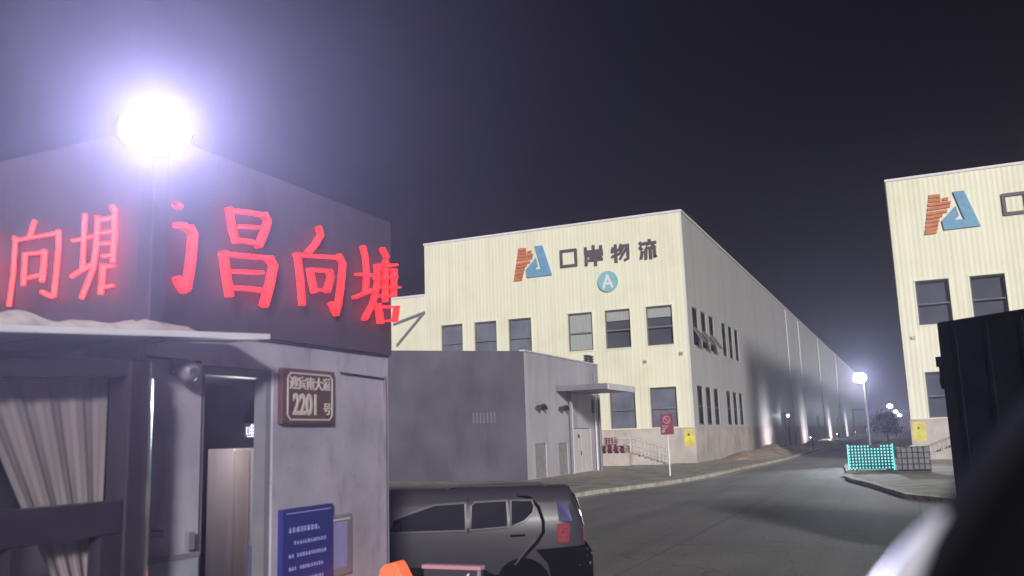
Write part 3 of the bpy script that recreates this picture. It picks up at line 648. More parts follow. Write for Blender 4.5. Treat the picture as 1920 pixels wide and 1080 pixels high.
# young tree on the island
def tree(x, y, h, label):
    t = thing("young_tree", (x, y, 0.1), label, "tree"); rnd = random.Random(11)
    k = MB(); k.tube([(x, y, 0.1), (x+0.05, y, 0.9), (x-0.03, y, h*0.62), (x, y, h*0.9)], [0.09, 0.07, 0.045, 0.015], 8)
    tips = []
    for i in range(9):
        a = i*2.4; z0 = h*(0.4+0.05*i); L = (0.65+0.35*math.sin(i*2.1))*(1-i*0.05)+0.2
        e = (x+L*math.cos(a), y+L*math.sin(a), z0+0.5); tips.append(e); k.tube([(x, y, z0), ((x+e[0])/2, (y+e[1])/2, z0+0.32), e], [0.03, 0.02, 0.008], 5)
    k.build("trunk", M["bark"], t); k = MB()
    for e in tips+[(x, y, h*0.9), (x, y, h*0.75), (x+0.2, y, h*0.6)]:
        for _ in range(130):
            p = Vector(e)+Vector((rnd.gauss(0, .26), rnd.gauss(0, .26), rnd.gauss(0, .24))); r = rnd.uniform(.07, .15)
            d = Vector((rnd.uniform(-1, 1), rnd.uniform(-1, 1), rnd.uniform(-1, 1))).normalized(); q = d.cross(Vector((.3, .5, .8))).normalized()
            k.quad(p-d*r, p+q*r*.5, p+d*r, p-q*r*.5)
    k.build("crown", M["leaf"], t, fixn=False)
tree(-2.0, 84, 3.3, "small dark young tree between the bright street lamp and the right-hand warehouse")

# teal dotted LED board and caged tank
t = thing("led_board", (-2, 47, 0.12), "low board of glowing teal dots in rows standing on the kerb island", "led board")
MB().box(-2.98, -0.95, 46.98, 47.06, 0.18, 1.32).build("back_panel", M["guarddark"], t)
k = MB(); cols, rows = 14, 8
for i in range(cols):
    for j in range(rows):
        if j == rows-1 and 6 < i < 10: continue
        x = -2.92+i*1.91/(cols-1); z = 0.24+j*1.02/(rows-1); s_ = 0.033
        k.obox((x, 46.975, z), (1, 0, 0), (0, 1, 0), (0, 0, 1), (-s_, s_), (-0.02, 0), (-s_*1.15, s_*1.15))
k.build("led_dots", M["tealled"], t)
k = MB().box(-3.0, -2.96, 46.95, 47.08, 0.12, 1.36).box(-0.96, -0.92, 46.95, 47.08, 0.12, 1.36); k.build("end_post", M["tealled"], t)
MB().box(-2.9, -2.6, 46.8, 47.3, 0.12, 0.17).box(-1.3, -1.0, 46.8, 47.3, 0.12, 0.17).build("foot", M["grime"], t)
t = thing("caged_tank", (-0.1, 43.8, 0.12), "grey plastic tank in a black wire cage beside the teal board", "tank")
MB().box(-0.72, 0.58, 43.3, 44.4, 0.26, 1.24).build("bottle", M["tank"], t, bevel=0.06)
k = MB()
for i in range(7):
    x = -0.75+i*1.36/6; k.tube([(x, 43.26, 0.25), (x, 43.26, 1.27)], 0.017, 6); k.tube([(x, 43.26, 1.27), (x, 44.44, 1.27)], 0.017, 6)
for j in range(5):
    z = 0.28+j*0.99/4; k.tube([(-0.77, 43.26, z), (0.63, 43.26, z)], 0.017, 6); k.tube([(-0.76, 43.26, z), (-0.76, 44.44, z)], 0.017, 6); k.tube([(0.62, 43.26, z), (0.62, 44.44, z)], 0.017, 6)
k.build("cage", M["grime"], t)
MB().box(-0.76, 0.62, 43.26, 44.44, 0.125, 0.22).build("base", M["grime"], t)
MB().tube([(-0.1, 43.85, 1.24), (-0.1, 43.85, 1.31)], 0.1, 12).build("cap", M["white"], t)

# ------------------------------------------------------------------ black lorry
T = thing("box_lorry", (2.6, 14.5, 0), "black box lorry parked at the right, hiding part of the cream warehouse", "lorry")
a, b = Vector((0.516, 15.53, 0)), Vector((1.636, 14.44, 0)); ux = (b-a).normalized(); uy = Vector((-ux.y, ux.x, 0))
if uy.y < 0: uy = -uy
uz = Vector((0, 0, 1))
MB().obox(a, ux, uy, uz, (0, 7.2), (0, 2.45), (1.05, 3.8)).build("box_body", M["black"], T, bevel=0.03)
k = MB()
for i in range(12): k.obox(a, ux, uy, uz, (0.3+i*0.58, 0.36+i*0.58), (-0.02, -0.001), (1.12, 3.7))
k.build("side_rib", M["black"], T)
MB().obox(a, ux, uy, uz, (0.1, 8.6), (0.5, 1.95), (0.75, 1.04)).build("chassis", M["rubber"], T)
MB().obox(a, ux, uy, uz, (7.35, 9.0), (0.05, 2.4), (0.7, 3.0)).build("cab", M["black"], T, bevel=0.12)
for x in (1.3, 2.4, 8.0):
    for y in (0.25, 2.2):
        c = a+ux*x+uy*y; k = MB(); k.tube([c-uy*0.14+uz*0.5, c+uy*0.14+uz*0.5], 0.5, 24); wv = k.build("wheel", M["rubber"], T)
        MB().tube([c-uy*0.15+uz*0.5, c+uy*0.15+uz*0.5], 0.24, 16).build("rim", M["grime"], wv)
MB().obox(a, ux, uy, uz, (-0.09, -0.003), (0.0, 0.1), (3.1, 3.26)).obox(a, ux, uy, uz, (-0.06, -0.003), (0.02, 0.06), (2.75, 3.1)).build("marker_lamp", M["black"], T)
MB().obox(a, ux, uy, uz, (-0.07, -0.062), (0.0, 0.02), (2.82, 2.92)).build("reflector", M["chrome"], T)
MB().obox(a, ux, uy, uz, (0.55, 0.6), (0.05, 0.5), (0.35, 1.04)).build("mudflap", M["rubber"], T)

# ------------------------------------------------------------------ gatehouse
G = thing("gatehouse", (-6.5, 5.6, 0), "lavender grey gatehouse with a dark fascia carrying red lettering", "gatehouse")
XG, Y0, Y1 = -4.40, 4.12, 7.05
wf = lambda u, v, d: (XG-d, u, v)
k = MB(); dh = (4.67, 5.42, 0.0, 2.765)
openwall(k, wf, Y0, Y1, 0, 2.98, [dh], 0.16)
k.quad((XG, Y0, 0), (-12, Y0, 0), (-12, Y0, 2.98), (XG, Y0, 2.98)); k.quad((XG, Y1, 0), (-12, Y1, 0), (-12, Y1, 2.98), (XG, Y1, 2.98)); k.quad((-12, Y0, 0), (-12, Y1, 0), (-12, Y1, 2.98), (-12, Y0, 2.98))
k.build("wall", M["guard"], G, fixn=False)
MB().box(XG+0.003, XG+0.02, Y0, 4.66, 0, 1.5).build("tiled_base", M["tile"], G)
MB().box(XG+0.021, XG+0.03, Y0, 4.66, 1.5, 1.53).build("base_trim", M["camgrey"], G)
k = MB(); k.box(XG+0.003, XG+0.05, Y0+0.03, Y0+0.2, 1.66, 1.70).box(XG+0.003, XG+0.05, Y0+0.03, Y0+0.07, 1.42, 1.66)
k.build("conduit", M["camgrey"], G)
MB().box(XG+0.003, XG+0.04, 4.55, 4.6, 1.55, 1.66).build("switch_box", M["camgrey"], G)
# fascia: two dark panels with a pale coping
MB().box(-12, XG+0.04, Y0-0.04, Y1+0.003, 3.0, 4.27).build("fascia", M["fascia"], G)
MB().box(-12, XG+0.02, Y0-0.02, Y1+0.002, 2.982, 2.998).build("under_shadow", M["guarddark"], G)  # dark strip painting the shadow under the fascia
MB().tube([(XG+0.012, Y0+0.03, 2.785), (XG+0.012, 4.64, 2.78)], 0.009, 6).build("cable", M["guarddark"], G)
MB().tube([(XG+0.012, 6.28, 2.795), (XG+0.012, 7.0, 2.775)], 0.009, 6).build("cable", M["guarddark"], G)
MB().box(XG+0.003, XG+0.03, Y1-0.09, Y1-0.07, 0.2, 2.8).build("corner_bead", M["camgrey"], G)
# doorway and the room behind it
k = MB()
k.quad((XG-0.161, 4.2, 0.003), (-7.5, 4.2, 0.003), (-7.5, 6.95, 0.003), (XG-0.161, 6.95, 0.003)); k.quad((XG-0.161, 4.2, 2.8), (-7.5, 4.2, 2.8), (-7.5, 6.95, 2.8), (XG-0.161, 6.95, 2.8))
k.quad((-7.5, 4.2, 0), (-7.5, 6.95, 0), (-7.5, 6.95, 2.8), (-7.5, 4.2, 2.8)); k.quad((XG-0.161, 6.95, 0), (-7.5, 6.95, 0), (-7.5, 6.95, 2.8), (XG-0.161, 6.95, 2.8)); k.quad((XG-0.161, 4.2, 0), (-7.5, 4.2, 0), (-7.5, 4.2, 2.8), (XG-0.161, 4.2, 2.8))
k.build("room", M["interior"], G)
df = MB(); df.box(XG-0.13, XG-0.02, 4.672, 4.72, 0, 2.70).box(XG-0.13, XG-0.02, 5.36, 5.418, 0, 2.70).box(XG-0.13, XG-0.02, 4.672, 5.418, 2.703, 2.762); dfo = df.build("door_frame", M["greymetal"], G)
MB().box(XG-1.0, XG-0.14, 4.74, 4.78, 0.05, 2.2).build("door_leaf", M["frame"], dfo)
MB().box(XG-0.98, XG-0.93, 4.785, 4.83, 0.9, 1.35).build("door_handle", M["chrome"], dfo)
ip = thing("inner_cabinet", (-5.5, 6.3, 0), "pale upright cabinet lit inside the dark gatehouse doorway", "cabinet")
MB().box(-5.7, -5.4, 6.14, 6.48, 0.01, 2.19).build("body", M["doorwhite"], ip, bevel=0.01)
MB().box(-5.395, -5.36, 6.13, 6.29, 0.01, 2.17).build("door", M["plinth"], ip)
MB().box(-5.39, -5.34, 6.30, 6.38, 0.4, 1.35).build("side_box", M["paper"], ip)
lamp("room_light", 'POINT', (-5.0, 5.75, 2.3), 16, (1, 0.90, 0.90), 0.1, parent=ip)
lc = thing("led_clock", (-5.4, 6.36, 2.3), "tiny glowing white LED clock in the gatehouse doorway", "clock")
MB().box(-5.43, -5.40, 6.27, 6.46, 2.27, 2.41).build("case", M["guarddark"], lc)
k = MB(); ff = lambda u, v, d: (-5.398+d, 6.28+u, 2.28+v)
for i, st in enumerate([[(0.01, .03), (0.01, .09), (0.045, .09), (0.045, .03), (0.01, .03)], [(.06, .04), (.15, .04)], [(.06, .07), (.15, .07)], [(.06, .10), (.15, .10)], [(.075, .02), (.075, .115)], [(.105, .02), (.105, .115)], [(.135, .02), (.135, .115)], [(.02, .01), (.14, .01)]]): k.stroke(st, .010, ff, 0.001, .006+.0005*i)
k.build("digits", M["ledwhite"], lc)
# security camera and bracket
sc_ = thing("security_camera", (XG, 4.42, 2.72), "round grey security camera on the gatehouse wall under the canopy", "camera")
MB().box(XG+0.021, XG+0.06, 4.36, 4.46, 2.68, 2.78).build("bracket", M["camgrey"], sc_); MB().ball((XG+0.12, 4.42, 2.70), 0.075, 14).build("dome", M["camgrey"], sc_, smooth=True)
MB().tube([(XG+0.185, 4.40, 2.69), (XG+0.197, 4.395, 2.688)], 0.028, 12).build("lens", M["guarddark"], sc_)

# red lettering
rs = thing("red_lettering", (XG+0.06, 5.7, 3.0), "row of thick red lit characters on the gatehouse fascia facing the road", "lit sign")
fr = lambda u, v, d: (XG+0.07+d, u, v)
for nm in ("nan", "chang", "xiang", "tang"):
    k = MB()
    for i, (w_, pts) in enumerate(RED_LETTERS[nm]): k.stroke(pts, w_*(0.36 if nm == "tang" else 0.38 if w_ > 0.06 else 0.46), fr, 0.0, 0.045+0.0015*i)
    k.build("character", M["red"], rs)
ns = thing("neon_lettering", (-5.2, Y0-0.06, 3.2), "row of thin pink-red neon characters above the quilt on the gatehouse's left face", "lit sign")
fl = lambda u, v, d: (u, Y0-0.075-d, v)
for nm in ("chang", "xiang", "tang"):
    k = MB()
    for i, (w_, pts) in enumerate(NEON_LETTERS[nm]): k.stroke(pts, w_*0.62, fl, 0.0, 0.02+0.001*i)
    k.build("character", M["neon"], ns)

# door number plate
np_ = thing("number_plate", (XG, 5.92, 2.57), "brown framed street number plate reading 2201 on the gatehouse wall", "number plate")
MB().box(XG+0.003, XG+0.05, 5.465, 6.14, 2.36, 2.79).build("backing", M["plate"], np_, bevel=0.006)
k = MB(); fp = lambda u, v, d: (XG+0.051+d, u, v); c_ = 0.035; y0, y1, z0, z1 = 5.525, 6.10, 2.395, 2.755
oct_ = [(y0+c_, z0), (y1-c_, z0), (y1-c_*.5, z0+c_*.5), (y1, z0+c_), (y1, z1-c_), (y1-c_*.5, z1-c_*.5), (y1-c_, z1), (y0+c_, z1), (y0+c_*.5, z1-c_*.5), (y0, z1-c_), (y0, z0+c_), (y0+c_*.5, z0+c_*.5), (y0+c_, z0)]
k.stroke(oct_, 0.013, fp, 0.0, 0.006); k.build("border", M["platetext"], np_)
pp = lambda cy, cz: (lambda x, y, z: (XG+0.053+z, cy+x, cz+y))
text_mesh("road_name", "\u8fce\u5bbe\u5357\u5927\u9053", 0.106, M["platetext"], np_, pp(5.812, 2.672), 0.0020, 0.003)
text_mesh("number", "2201", 0.225, M["platetext"], np_, pp(5.752, 2.505), 0.0065, 0.003, 0.72)
text_mesh("number_suffix", "\u53f7", 0.105, M["platetext"], np_, pp(6.035, 2.475), 0.0020, 0.003)

# blue notice board with small lines of writing, and a framed sheet beside it
nb = thing("notice_board", (XG, 5.8, 1.2), "tall dark blue notice board with pale blue lines of writing on the gatehouse wall", "notice board")
MB().box(XG+0.003, XG+0.05, 5.485, 6.125, 0.72, 1.725).build("panel", M["notice"], nb, bevel=0.004)
k = MB(); fb = lambda u, v, d: (XG+0.051+d, u, v); rnd = random.Random(4)
def glyph(k, u, v, s):
    for q in range(rnd.choice((2, 3, 3))): z = v+s*(0.2+0.3*q)*1.0; k.stroke([(u+s*rnd.uniform(.05, .2), z), (u+s*rnd.uniform(.75, .95), z)], s*.13, fb, 0, .002+.0001*q)
    for q in range(rnd.choice((1, 2))): x = u+s*rnd.uniform(.2, .8); k.stroke([(x, v+s*.1), (x, v+s*.95)], s*.13, fb, 0, .0025+.0001*q)
for i in range(9): glyph(k, 5.555+i*0.045, 1.545, 0.042 if i < 8 else .02)
for r_ in range(8):
    z = 1.455-r_*0.093; st_ = 5.62 if r_ == 0 else 5.555
    n_ = int((6.06-st_)/0.034); cut = n_-rnd.choice((0, 0, 1))
    for i in range(cut):
        if r_ > 0 and i == rnd.choice((2, 3, 5)): continue
        glyph(k, st_+i*0.034, z, 0.030)
k.build("writing", M["noticetext"], nb)
MB().box(XG+0.0511, XG+0.0535, 5.53, 6.09, 1.688, 1.694).build("top_line", M["noticetext"], nb)
fs = thing("framed_notice", (XG, 6.28, 1.4), "small pale violet framed sheet beside the blue notice board", "notice")
MB().box(XG+0.003, XG+0.03, 6.135, 6.42, 1.14, 1.62).build("frame", M["camgrey"], fs, bevel=0.004)
MB().box(XG+0.031, XG+0.034, 6.15, 6.345, 1.20, 1.565).build("sheet", M["paper"], fs)
MB().box(XG+0.031, XG+0.04, 6.14, 6.38, 1.578, 1.592).build("clip_rail", M["platetext"], fs)

# glazed porch at the near corner, its canopy, the quilt on top and the curtain inside
XP = -4.15
PO = thing("glazed_porch", (XP, 3.0, 0), "dark framed glazed porch under the canopy at the near corner of the gatehouse", "porch")
MB().box(XP-0.17, XP, 3.83, 3.99, 0, 2.735).build("corner_post", M["frame"], PO, bevel=0.012)
MB().box(XP-0.15, XP-0.01, 1.9, 2.06, 0, 2.6).build("end_post", M["frame"], PO, bevel=0.01)
k = MB(); k.prism([(2.06, 2.53), (3.83, 2.63), (3.83, 2.735), (2.06, 2.635)], lambda u, v, d: (XP-0.02-d, u, v), 0, 0.12); k.build("top_rail", M["frame"], PO)
MB().box(XP-0.14, XP-0.015, 2.06, 3.829, 1.735, 1.92).build("middle_rail", M["frame"], PO, bevel=0.008)
MB().box(XP-0.12, XP-0.02, 3.69, 3.829, 0.2, 1.734).box(XP-0.12, XP-0.02, 3.14, 3.20, 0.2, 1.734).build("mullion", M["frame"], PO)
MB().box(XP-0.13, XP-0.015, 2.06, 3.829, 0.0, 0.199).build("bottom_rail", M["frame"], PO)
MB().quad((XP-0.07, 2.06, 1.92), (XP-0.07, 3.83, 1.92), (XP-0.07, 3.83, 2.635), (XP-0.07, 2.06, 2.535)).quad((XP-0.07, 2.06, 0.2), (XP-0.07, 3.69, 0.2), (XP-0.07, 3.69, 1.735), (XP-0.07, 2.06, 1.735)).build("pane", M["glass"], PO)
k = MB(); k.tube([(XP+0.012, 3.97, 0.2), (XP+0.012, 3.98, 1.6), (XP+0.014, 3.97, 2.62)], 0.012, 8).build("edge_strip", M["chrome"], PO)
MB().ball((XP-0.08, 3.80, 2.655), 0.022, 10).build("button", M["chrome"], PO)
MB().quad((-6.4, 1.95, 0.01), (-6.4, 4.1, 0.01), (-6.4, 4.1, 2.7), (-6.4, 1.95, 2.7)).quad((-6.4, 4.1, 0.01), (XP-0.18, 4.1, 0.01), (XP-0.18, 4.1, 2.7), (-6.4, 4.1, 2.7)).build("back_wall", M["guarddark"], PO)
# canopy, rising slightly away from the camera
zc = lambda y: 2.82+0.07*(y-2.88)
CP = thing("canopy", (-4.6, 3.4, 2.8), "thin pale canopy sheet jutting from the gatehouse above the porch", "canopy")
def slab(mb, poly, t0, t1):
    n = len(mb.v); q = len(poly)
    mb.v += [(x, y, zc(y)+t0) for x, y in poly]+[(x, y, zc(y)+t1) for x, y in poly]
    mb.f.append(tuple(n+i for i in reversed(range(q)))); mb.f.append(tuple(n+q+i for i in range(q)))
    for i in range(q): j = (i+1) % q; mb.f.append((n+i, n+j, n+q+j, n+q+i))
k = MB(); slab(k, [(-6.5, 1.7), (-4.02, 1.7), (-4.02, 4.86), (-4.355, 4.86), (-4.355, 4.075), (-6.5, 4.075)], -0.03, 0.0); k.build("sheet", M["canopy"], CP)
k = MB(); slab(k, [(-4.018, 1.7), (-3.995, 1.7), (-3.995, 4.88), (-4.018, 4.88)], -0.03, 0.006); k.build("edge_trim", M["canopyedge"], CP)
k = MB()
for y in (2.35, 3.1, 3.95): k.prism([(-6.4, zc(y)-0.10), (-4.05, zc(y)-0.055), (-4.05, zc(y)-0.031), (-6.4, zc(y)-0.031)], lambda u, v, d: (u, y+d, v), 0, 0.04)
k.build("rib", M["greymetal"], CP)
k = MB(); rnd = random.Random(9); nx, ny = 14, 70; idx = {}
for i in range(nx+1):
    for j in range(ny+1):
        a, b = i/nx, j/ny; y = 1.8+2.46*b; x = -4.75+0.70*a+0.02*math.sin(9*b)
        h = 0.055+0.10*max(0, (0.62-b))*1.2
        if b < .50: h += 0.06*(1-b*2)
        lump = 0.5+0.5*math.sin(17*b+2*math.sin(5*a)); z = h*(0.75+0.45*lump)+0.014*math.sin(40*b+6*a)+0.01*math.sin(25*a+13*b)
        edge = min(1, 6*a, 6*(1-a), 9*b, 12*(1-b))
        idx[i, j] = len(k.v); k.v.append((x, y, zc(y)+0.008+max(0, z)*max(0, edge)**0.5))
for i in range(nx):
    for j in range(ny): k.f.append((idx[i, j], idx[i+1, j], idx[i+1, j+1], idx[i, j+1]))
qb = k.build("quilt", M["quilt"], None, smooth=True); tag(qb, "rumpled beige padded quilt lying along the top of the canopy", "quilt")
sol = qb.modifiers.new("thickness", 'SOLIDIFY'); sol.thickness = 0.006; sol.offset = -1
k = MB(); n = 60
ed = lambda z: 2.95+(2.62-z)*0.53 if z > 1.2 else 3.70
zs = [2.64-0.08*i for i in range(27)]
for z in zs:
    for i in range(n+1):
        y0 = ed(z); y1 = 3.84; y = y0+(y1-y0)*i/n; t = i/n
        gather = 0.007*math.sin(2*math.pi*t*4.2+0.8*math.sin(3*z))+0.002*math.sin(2*math.pi*t*15+z)
        k.v.append((XP-0.2+gather, y, z))
for r_ in range(len(zs)-1):
    for i in range(n): q = r_*(n+1)+i; k.f.append((q, q+1, q+n+2, q+n+1))
cu = k.build("curtain", M["curtain"], None, smooth=True); tag(cu, "pale beige curtain drawn aside behind the porch glass", "curtain")
rk = thing("chair_back", (-4.45, 3.0, 0), "pale tubular chair back seen low behind the porch glass", "chair")
k = MB(); k.tube([(-4.45, 3.06, 1.2), (-4.45, 3.06, 1.62), (-4.45, 3.0, 1.70), (-4.45, 2.85, 1.72), (-4.45, 2.70, 1.66), (-4.45, 2.68, 1.2)], 0.022, 8).build("frame", M["post"], rk)
MB().tube([(-4.42, 3.12, 0.45), (-4.42, 3.12, 1.68)], 0.022, 8).tube([(-4.42, 3.28, 0.45), (-4.42, 3.28, 1.7)], 0.024, 8).build("upright", M["post"], rk)
MB().box(-4.75, -4.42, 2.68, 3.08, 0.44, 0.48).build("seat", M["post"], rk)
k = MB()
for x in (-4.72, -4.45):
    for y in (2.70, 3.06): k.tube([(x, y, 0.0), (x, y, 0.44)], 0.02, 6)
k.build("leg", M["post"], rk)

# floodlight on the corner post
FL = thing("floodlight", (-4.24, 3.98, 2.95), "blinding white floodlight on a pale post at the gatehouse corner", "floodlight")
MB().box(-4.24, -4.12, 3.92, 4.04, zc(4.0)+0.003, 4.10).build("post", M["fascia"], FL, bevel=0.008)
LC = Vector((-4.00, 3.80, 4.10)); ld = (Vector((0, 0, 2.6))-LC).normalized(); lx = ld.cross(Vector((0, 0, 1))).normalized(); lz = lx.cross(ld)
ell = lambda rx, rz, n_=28: [(rx*math.cos(2*math.pi*t/n_), rz*math.sin(2*math.pi*t/n_)) for t in range(n_)]
fL = lambda u, v, d: tuple(LC+lx*u+lz*v+ld*d)
MB().prism(ell(0.19, 0.135), fL, -0.12, 0.0).build("housing", M["greymetal"], FL)
MB().prism(ell(0.20, 0.145), fL, 0.001, 0.03).build("lens", M["lampwhite"], FL)
MB().box(-4.13, -4.07, 3.86, 3.97, 4.101, 4.2).build("bracket", M["grime"], FL)
LF = LC+ld*0.12
lamp("flood_light", 'SPOT', tuple(LF), 7000, (0.74, 0.73, 1.0), 0.10, aim=tuple(LC+(ld+Vector((0, 0, 0.32)))*3), parent=FL, spot=118, blend=0.6)

# ------------------------------------------------------------------ dark car standing across the lane behind the gatehouse
V = thing("parked_car", (-5.3, 10.9, 0), "dark grey off-roader parked behind the end of the gatehouse, its rear at the right", "car")
A_ = Vector((-0.915, -0.4036, 0)); B_ = Vector((-0.4036, 0.915, 0)); O_ = Vector((-4.09, 10.87, 0))     # along (to the front), across (away), rear near corner
UZ = Vector((0, 0, 1))
zl = [0.34, 0.50, 0.84, 1.00, 1.14, 1.21, 1.36, 1.475, 1.545, 1.58]; wi = [0.10, 0.03, 0.0, 0.0, 0.005, 0.02, 0.06, 0.10, 0.19, 0.48]; WD = 1.72
def inset(z):
    for i in range(len(zl)-1):
        if z <= zl[i+1]: return wi[i]+(wi[i+1]-wi[i])*(z-zl[i])/(zl[i+1]-zl[i])
    return wi[-1]
P = lambda s_, d, z: O_+A_*s_+B_*d+UZ*z
cp = lambda s_, z, d: tuple(P(s_, inset(z)-d, z))        # on the near side, d proud of it
rear = lambda z: -0.18+0.34*max(0, z-1.03)**1.2+(0.08 if z < 0.45 else 0)
front = lambda z: 4.25 if z < 1.06 else 4.25-(z-1.06)*6.5 if z < 1.16 else 3.55-(z-1.16)*1.9
k = MB(); st_ = [(0, 0.10), (0.02, 0.025), (0.08, 0), (0.3, 0), (0.5, 0), (0.7, 0), (0.88, 0.0), (0.97, 0.04), (1.0, 0.14)]; n = 2*len(zl)
for t, e in st_:
    for z, w_ in zip(zl, wi): k.v.append(tuple(P(rear(z)+(front(z)-rear(z))*t, w_+e, z)))
    for z, w_ in reversed(list(zip(zl, wi))): k.v.append(tuple(P(rear(z)+(front(z)-rear(z))*t, WD-w_-e, z)))
for a in range(len(st_)-1):
    for i in range(n): j = (i+1) % n; k.f.append((a*n+i, a*n+j, (a+1)*n+j, (a+1)*n+i))
k.f.append(tuple(range(n))); k.f.append(tuple((len(st_)-1)*n+i for i in range(n)))
body = k.build("body", M["carpaint"], V, smooth=True)
es = body.modifiers.new("edges", 'EDGE_SPLIT'); es.split_angle = R(38)
wins = ([(0.48, 1.41), (0.60, 1.41), (0.75, 1.415), (0.756, 1.10), (0.58, 1.155), (0.47, 1.25), (0.45, 1.33)],
        [(0.80, 1.415), (1.21, 1.405), (1.26, 1.355), (1.27, 1.065), (0.80, 1.09)],
        [(1.335, 1.40), (1.73, 1.385), (2.25, 1.225), (2.30, 1.06), (1.34, 1.06)])
for poly in wins:
    wo = MB().prism(poly, cp, -0.05, 0.034).build("side_window", M["carglass"], V)
    k = MB(); k.stroke(poly+[poly[0]], 0.024, cp, 0.034, 0.040); k.build("window_trim", M["cartrim"], wo)
k = MB(); k.stroke([(0.66, 1.475), (0.50, 1.435), (0.395, 1.315), (0.342, 1.14), (0.345, 1.01), (0.435, 0.88), (0.58, 0.74), (0.70, 0.60)], 0.042, cp, -0.02, 0.006); k.build("door_seam", M["rubber"], V)
k = MB(); k.stroke([(0.46, 0.93), (0.58, 0.78), (0.72, 0.62), (0.78, 0.50)], 0.02, cp, -0.01, 0.010); k.build("arch_trim", M["cartrim"], V)
k = MB(); k.stroke([(1.30, 1.45), (1.303, 1.07), (1.29, 0.55)], 0.016, cp, -0.01, 0.004); k.build("door_gap", M["rubber"], V)
MB().prism([(0.58, 0.972), (0.765, 0.966), (0.765, 0.988), (0.58, 0.993)], cp, 0, 0.03).build("door_handle", M["rubber"], V)
MB().prism([(0.14, 1.145), (-0.03, 1.13), (0.02, 1.37), (0.155, 1.38)], cp, -0.03, 0.016).build("smoked_lamp", M["taildark"], V)
MB().prism([(0.165, 0.88), (0.03, 0.87), (0.0, 1.07), (0.02, 1.10), (0.165, 1.105)], cp, -0.03, 0.016).build("tail_lamp", M["tail"], V)
for z0, z1, nm, mt in ((0.88, 1.10, "tail_lamp", "tail"), (1.14, 1.37, "smoked_lamp", "taildark")):
    k = MB(); sh = A_*0.03; q = [P(rear(z)-0.012, inset(z)+d, z) for z, d in ((z0, .09), (z0, .26), (z1, .26), (z1, .09))]; n_ = len(k.v)
    k.v += [tuple(v) for v in q]+[tuple(v+sh) for v in q]
    k.f += [(n_, n_+1, n_+2, n_+3), (n_+4, n_+7, n_+6, n_+5), (n_, n_+4, n_+5, n_+1), (n_+1, n_+5, n_+6, n_+2), (n_+2, n_+6, n_+7, n_+3), (n_+3, n_+7, n_+4, n_)]
    k.build(nm, M[mt], V)
k = MB()
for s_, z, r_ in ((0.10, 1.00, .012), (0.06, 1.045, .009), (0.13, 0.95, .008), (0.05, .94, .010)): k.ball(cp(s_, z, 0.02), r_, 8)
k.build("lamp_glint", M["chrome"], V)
k = MB(); k.tube([tuple(P(rear(z)-0.008, inset(z)+0.02, z)) for z in (1.48, 1.43, 1.36, 1.28, 1.2, 1.08)], [0.010, 0.024, 0.026, 0.020, 0.013, 0.006], 8); k.build("rear_highlight", M["chrome"], V)  # chrome strip added as the bright highlight along the rear edge
k = MB(); k.prism([(0.46, 0.80), (-0.22, 0.83), (-0.27, 0.76), (-0.27, 0.34), (0.24, 0.34), (0.30, 0.62)], lambda u, v, d: tuple(P(u, d, v)), -0.02, WD+0.02); k.build("bumper", M["rubber"], V, bevel=0.03)
MB().prism([(0.66, 0.50), (0.98, 0.50), (1.2, 0.62), (3.0, 0.62), (3.0, 0.34), (0.9, 0.34)], lambda u, v, d: tuple(P(u, d, v)), -0.015, WD+0.015).build("sill_cladding", M["rubber"], V)
k = MB()
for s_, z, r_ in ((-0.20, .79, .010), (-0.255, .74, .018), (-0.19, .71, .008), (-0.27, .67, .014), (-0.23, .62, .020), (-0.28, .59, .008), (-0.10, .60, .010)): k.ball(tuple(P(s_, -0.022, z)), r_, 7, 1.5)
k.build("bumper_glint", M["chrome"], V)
k = MB(); k.tube([tuple(P(s_, 0.28, z)) for s_, z in ((0.28, 1.56), (0.36, 1.605), (0.95, 1.615), (1.55, 1.59), (1.62, 1.54))], 0.013, 8); k.build("roof_rail", M["cartrim"], V)
MB().obox(P(2.15, -0.12, 1.08), A_, B_, UZ, (0, 0.1), (0, 0.14), (0, 0.14)).build("wing_mirror", M["rubber"], V, bevel=0.03)
for s_ in (0.62, 3.35):
    for d in (0.01, WD-0.21):
        c = P(s_, d, 0.35); wv = MB().tube([c, c+B_*0.20], 0.35, 24).build("wheel", M["rubber"], V)
        MB().tube([c-B_*0.008, c+B_*0.208], 0.20, 16).build("rim", M["rubber"], wv)

# warning lamp post and little framed display by the gatehouse end
wl_ = thing("warning_post", (-4.06, 6.6, 0), "short post with a glowing orange-red cap beside the end of the gatehouse", "warning post")
k = MB(); k.prism([(-4.22, 0.98), (-4.19, 1.15), (-4.15, 1.185), (-4.05, 1.212), (-4.03, 1.195), (-3.96, 1.08), (-3.98, 0.98)], lambda u, v, d: (u, 6.56+d, v), 0, 0.16); k.build("cap", M["safety"], wl_, bevel=0.012)
MB().tube([(-4.08, 6.64, 0), (-4.08, 6.64, 0.979)], 0.05, 12).build("post", M["camgrey"], wl_)
ds = thing("framed_display", (-3.5, 6.6, 0), "small framed display panel with a pink top bar before the van", "display")
MB().box(-3.79, -3.27, 6.6, 6.66, 0.72, 1.16).build("panel", M["guarddark"], ds, bevel=0.005)
MB().box(-3.80, -3.26, 6.58, 6.67, 1.163, 1.195).build("top_bar", mat("pink_bar", (0.62, 0.30, 0.38), 0.5, 0.05), ds, bevel=0.006)
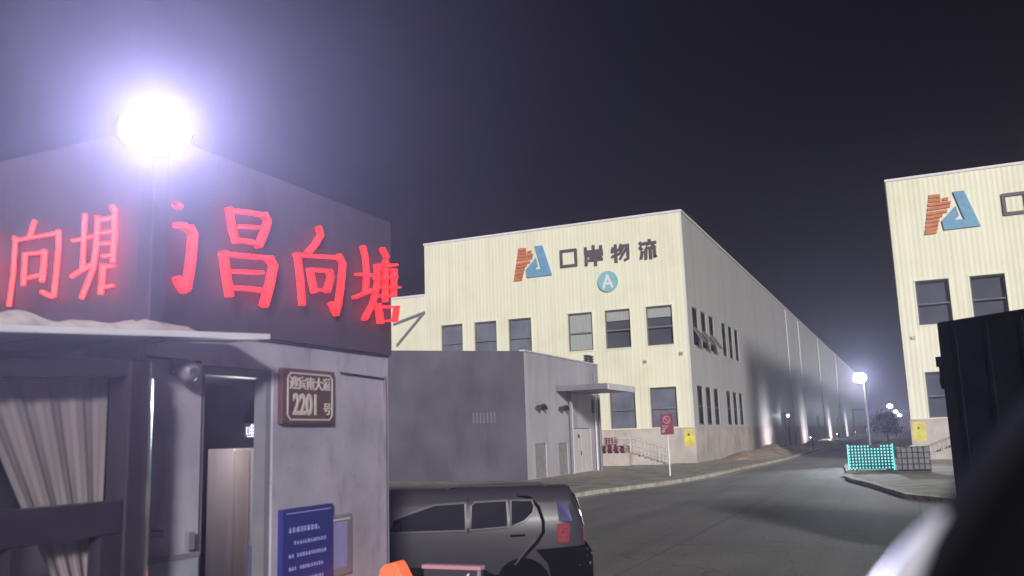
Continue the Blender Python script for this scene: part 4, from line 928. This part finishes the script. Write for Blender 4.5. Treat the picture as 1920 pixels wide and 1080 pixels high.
MB().box(-3.29, -3.262, 6.585, 6.595, 0.72, 1.16).build("edge", M["post"], ds)
k = MB(); k.stroke([(-3.42, 1.0), (-3.375, 1.13)], 0.016, lambda u, v, d: (u, 6.598-d, v), 0, 0.004); k.stroke([(-3.385, 1.12), (-3.375, 1.0)], 0.012, lambda u, v, d: (u, 6.598-d, v), 0, 0.005); k.build("mark", M["white"], ds)
MB().tube([(-3.53, 6.64, 0), (-3.53, 6.64, 0.719)], 0.04, 10).build("post", M["camgrey"], ds)

# ------------------------------------------------------------------ our own vehicle: the near pillar at the lower right
CPL = thing("cab_pillar", (0.05, 0.58, 2.1), "out-of-focus black cab pillar with a pale curved trim filling the lower right corner", "pillar")
cdir = Vector((0.072, 0.016, 0.085)).normalized()
def px3(u, v, d):
    return Vector((0, 0, 2.2))+(rt*((u-960)/1654.6)-up*((v-540)/1654.6)+fw)*d
pth = [px3(u, v, 0.52) for u, v in ((1700, 1420), (1830, 1190), (1960, 990), (2110, 790), (2260, 620))]
k = MB(); k.tube(pth, [0.056, 0.054, 0.052, 0.049, 0.046], 20); k.build("pillar", M["rubber"], CPL, smooth=True)
tp = [px3(u, v, 0.50) for u, v in ((1600, 1240), (1650, 1150), (1678, 1100), (1706, 1050), (1735, 1005), (1770, 960))]
k = MB(); k.tube(tp, [0.012, 0.0112, 0.0098, 0.0075, 0.0045, 0.002], 12); k.build("trim_strip", M["trim"], CPL, smooth=True)

# ------------------------------------------------------------------ violet haze added for the glow and veil around the lamps
hz = bpy.data.materials.new("glow_haze"); hz.use_nodes = True; nt = hz.node_tree
nt.nodes.remove(nt.nodes["Principled BSDF"])
pv = nt.nodes.new("ShaderNodeVolumePrincipled"); pv.inputs["Color"].default_value = (0.72, 0.68, 1.0, 1)
pv.inputs["Density"].default_value = 0.0014; pv.inputs["Anisotropy"].default_value = 0.75
nt.links.new(pv.outputs[0], nt.nodes["Material Output"].inputs["Volume"])
tag(MB().box(-1000, 1000, -150, 1600, -1.6, 21.0).build("haze", hz), kind="stuff")
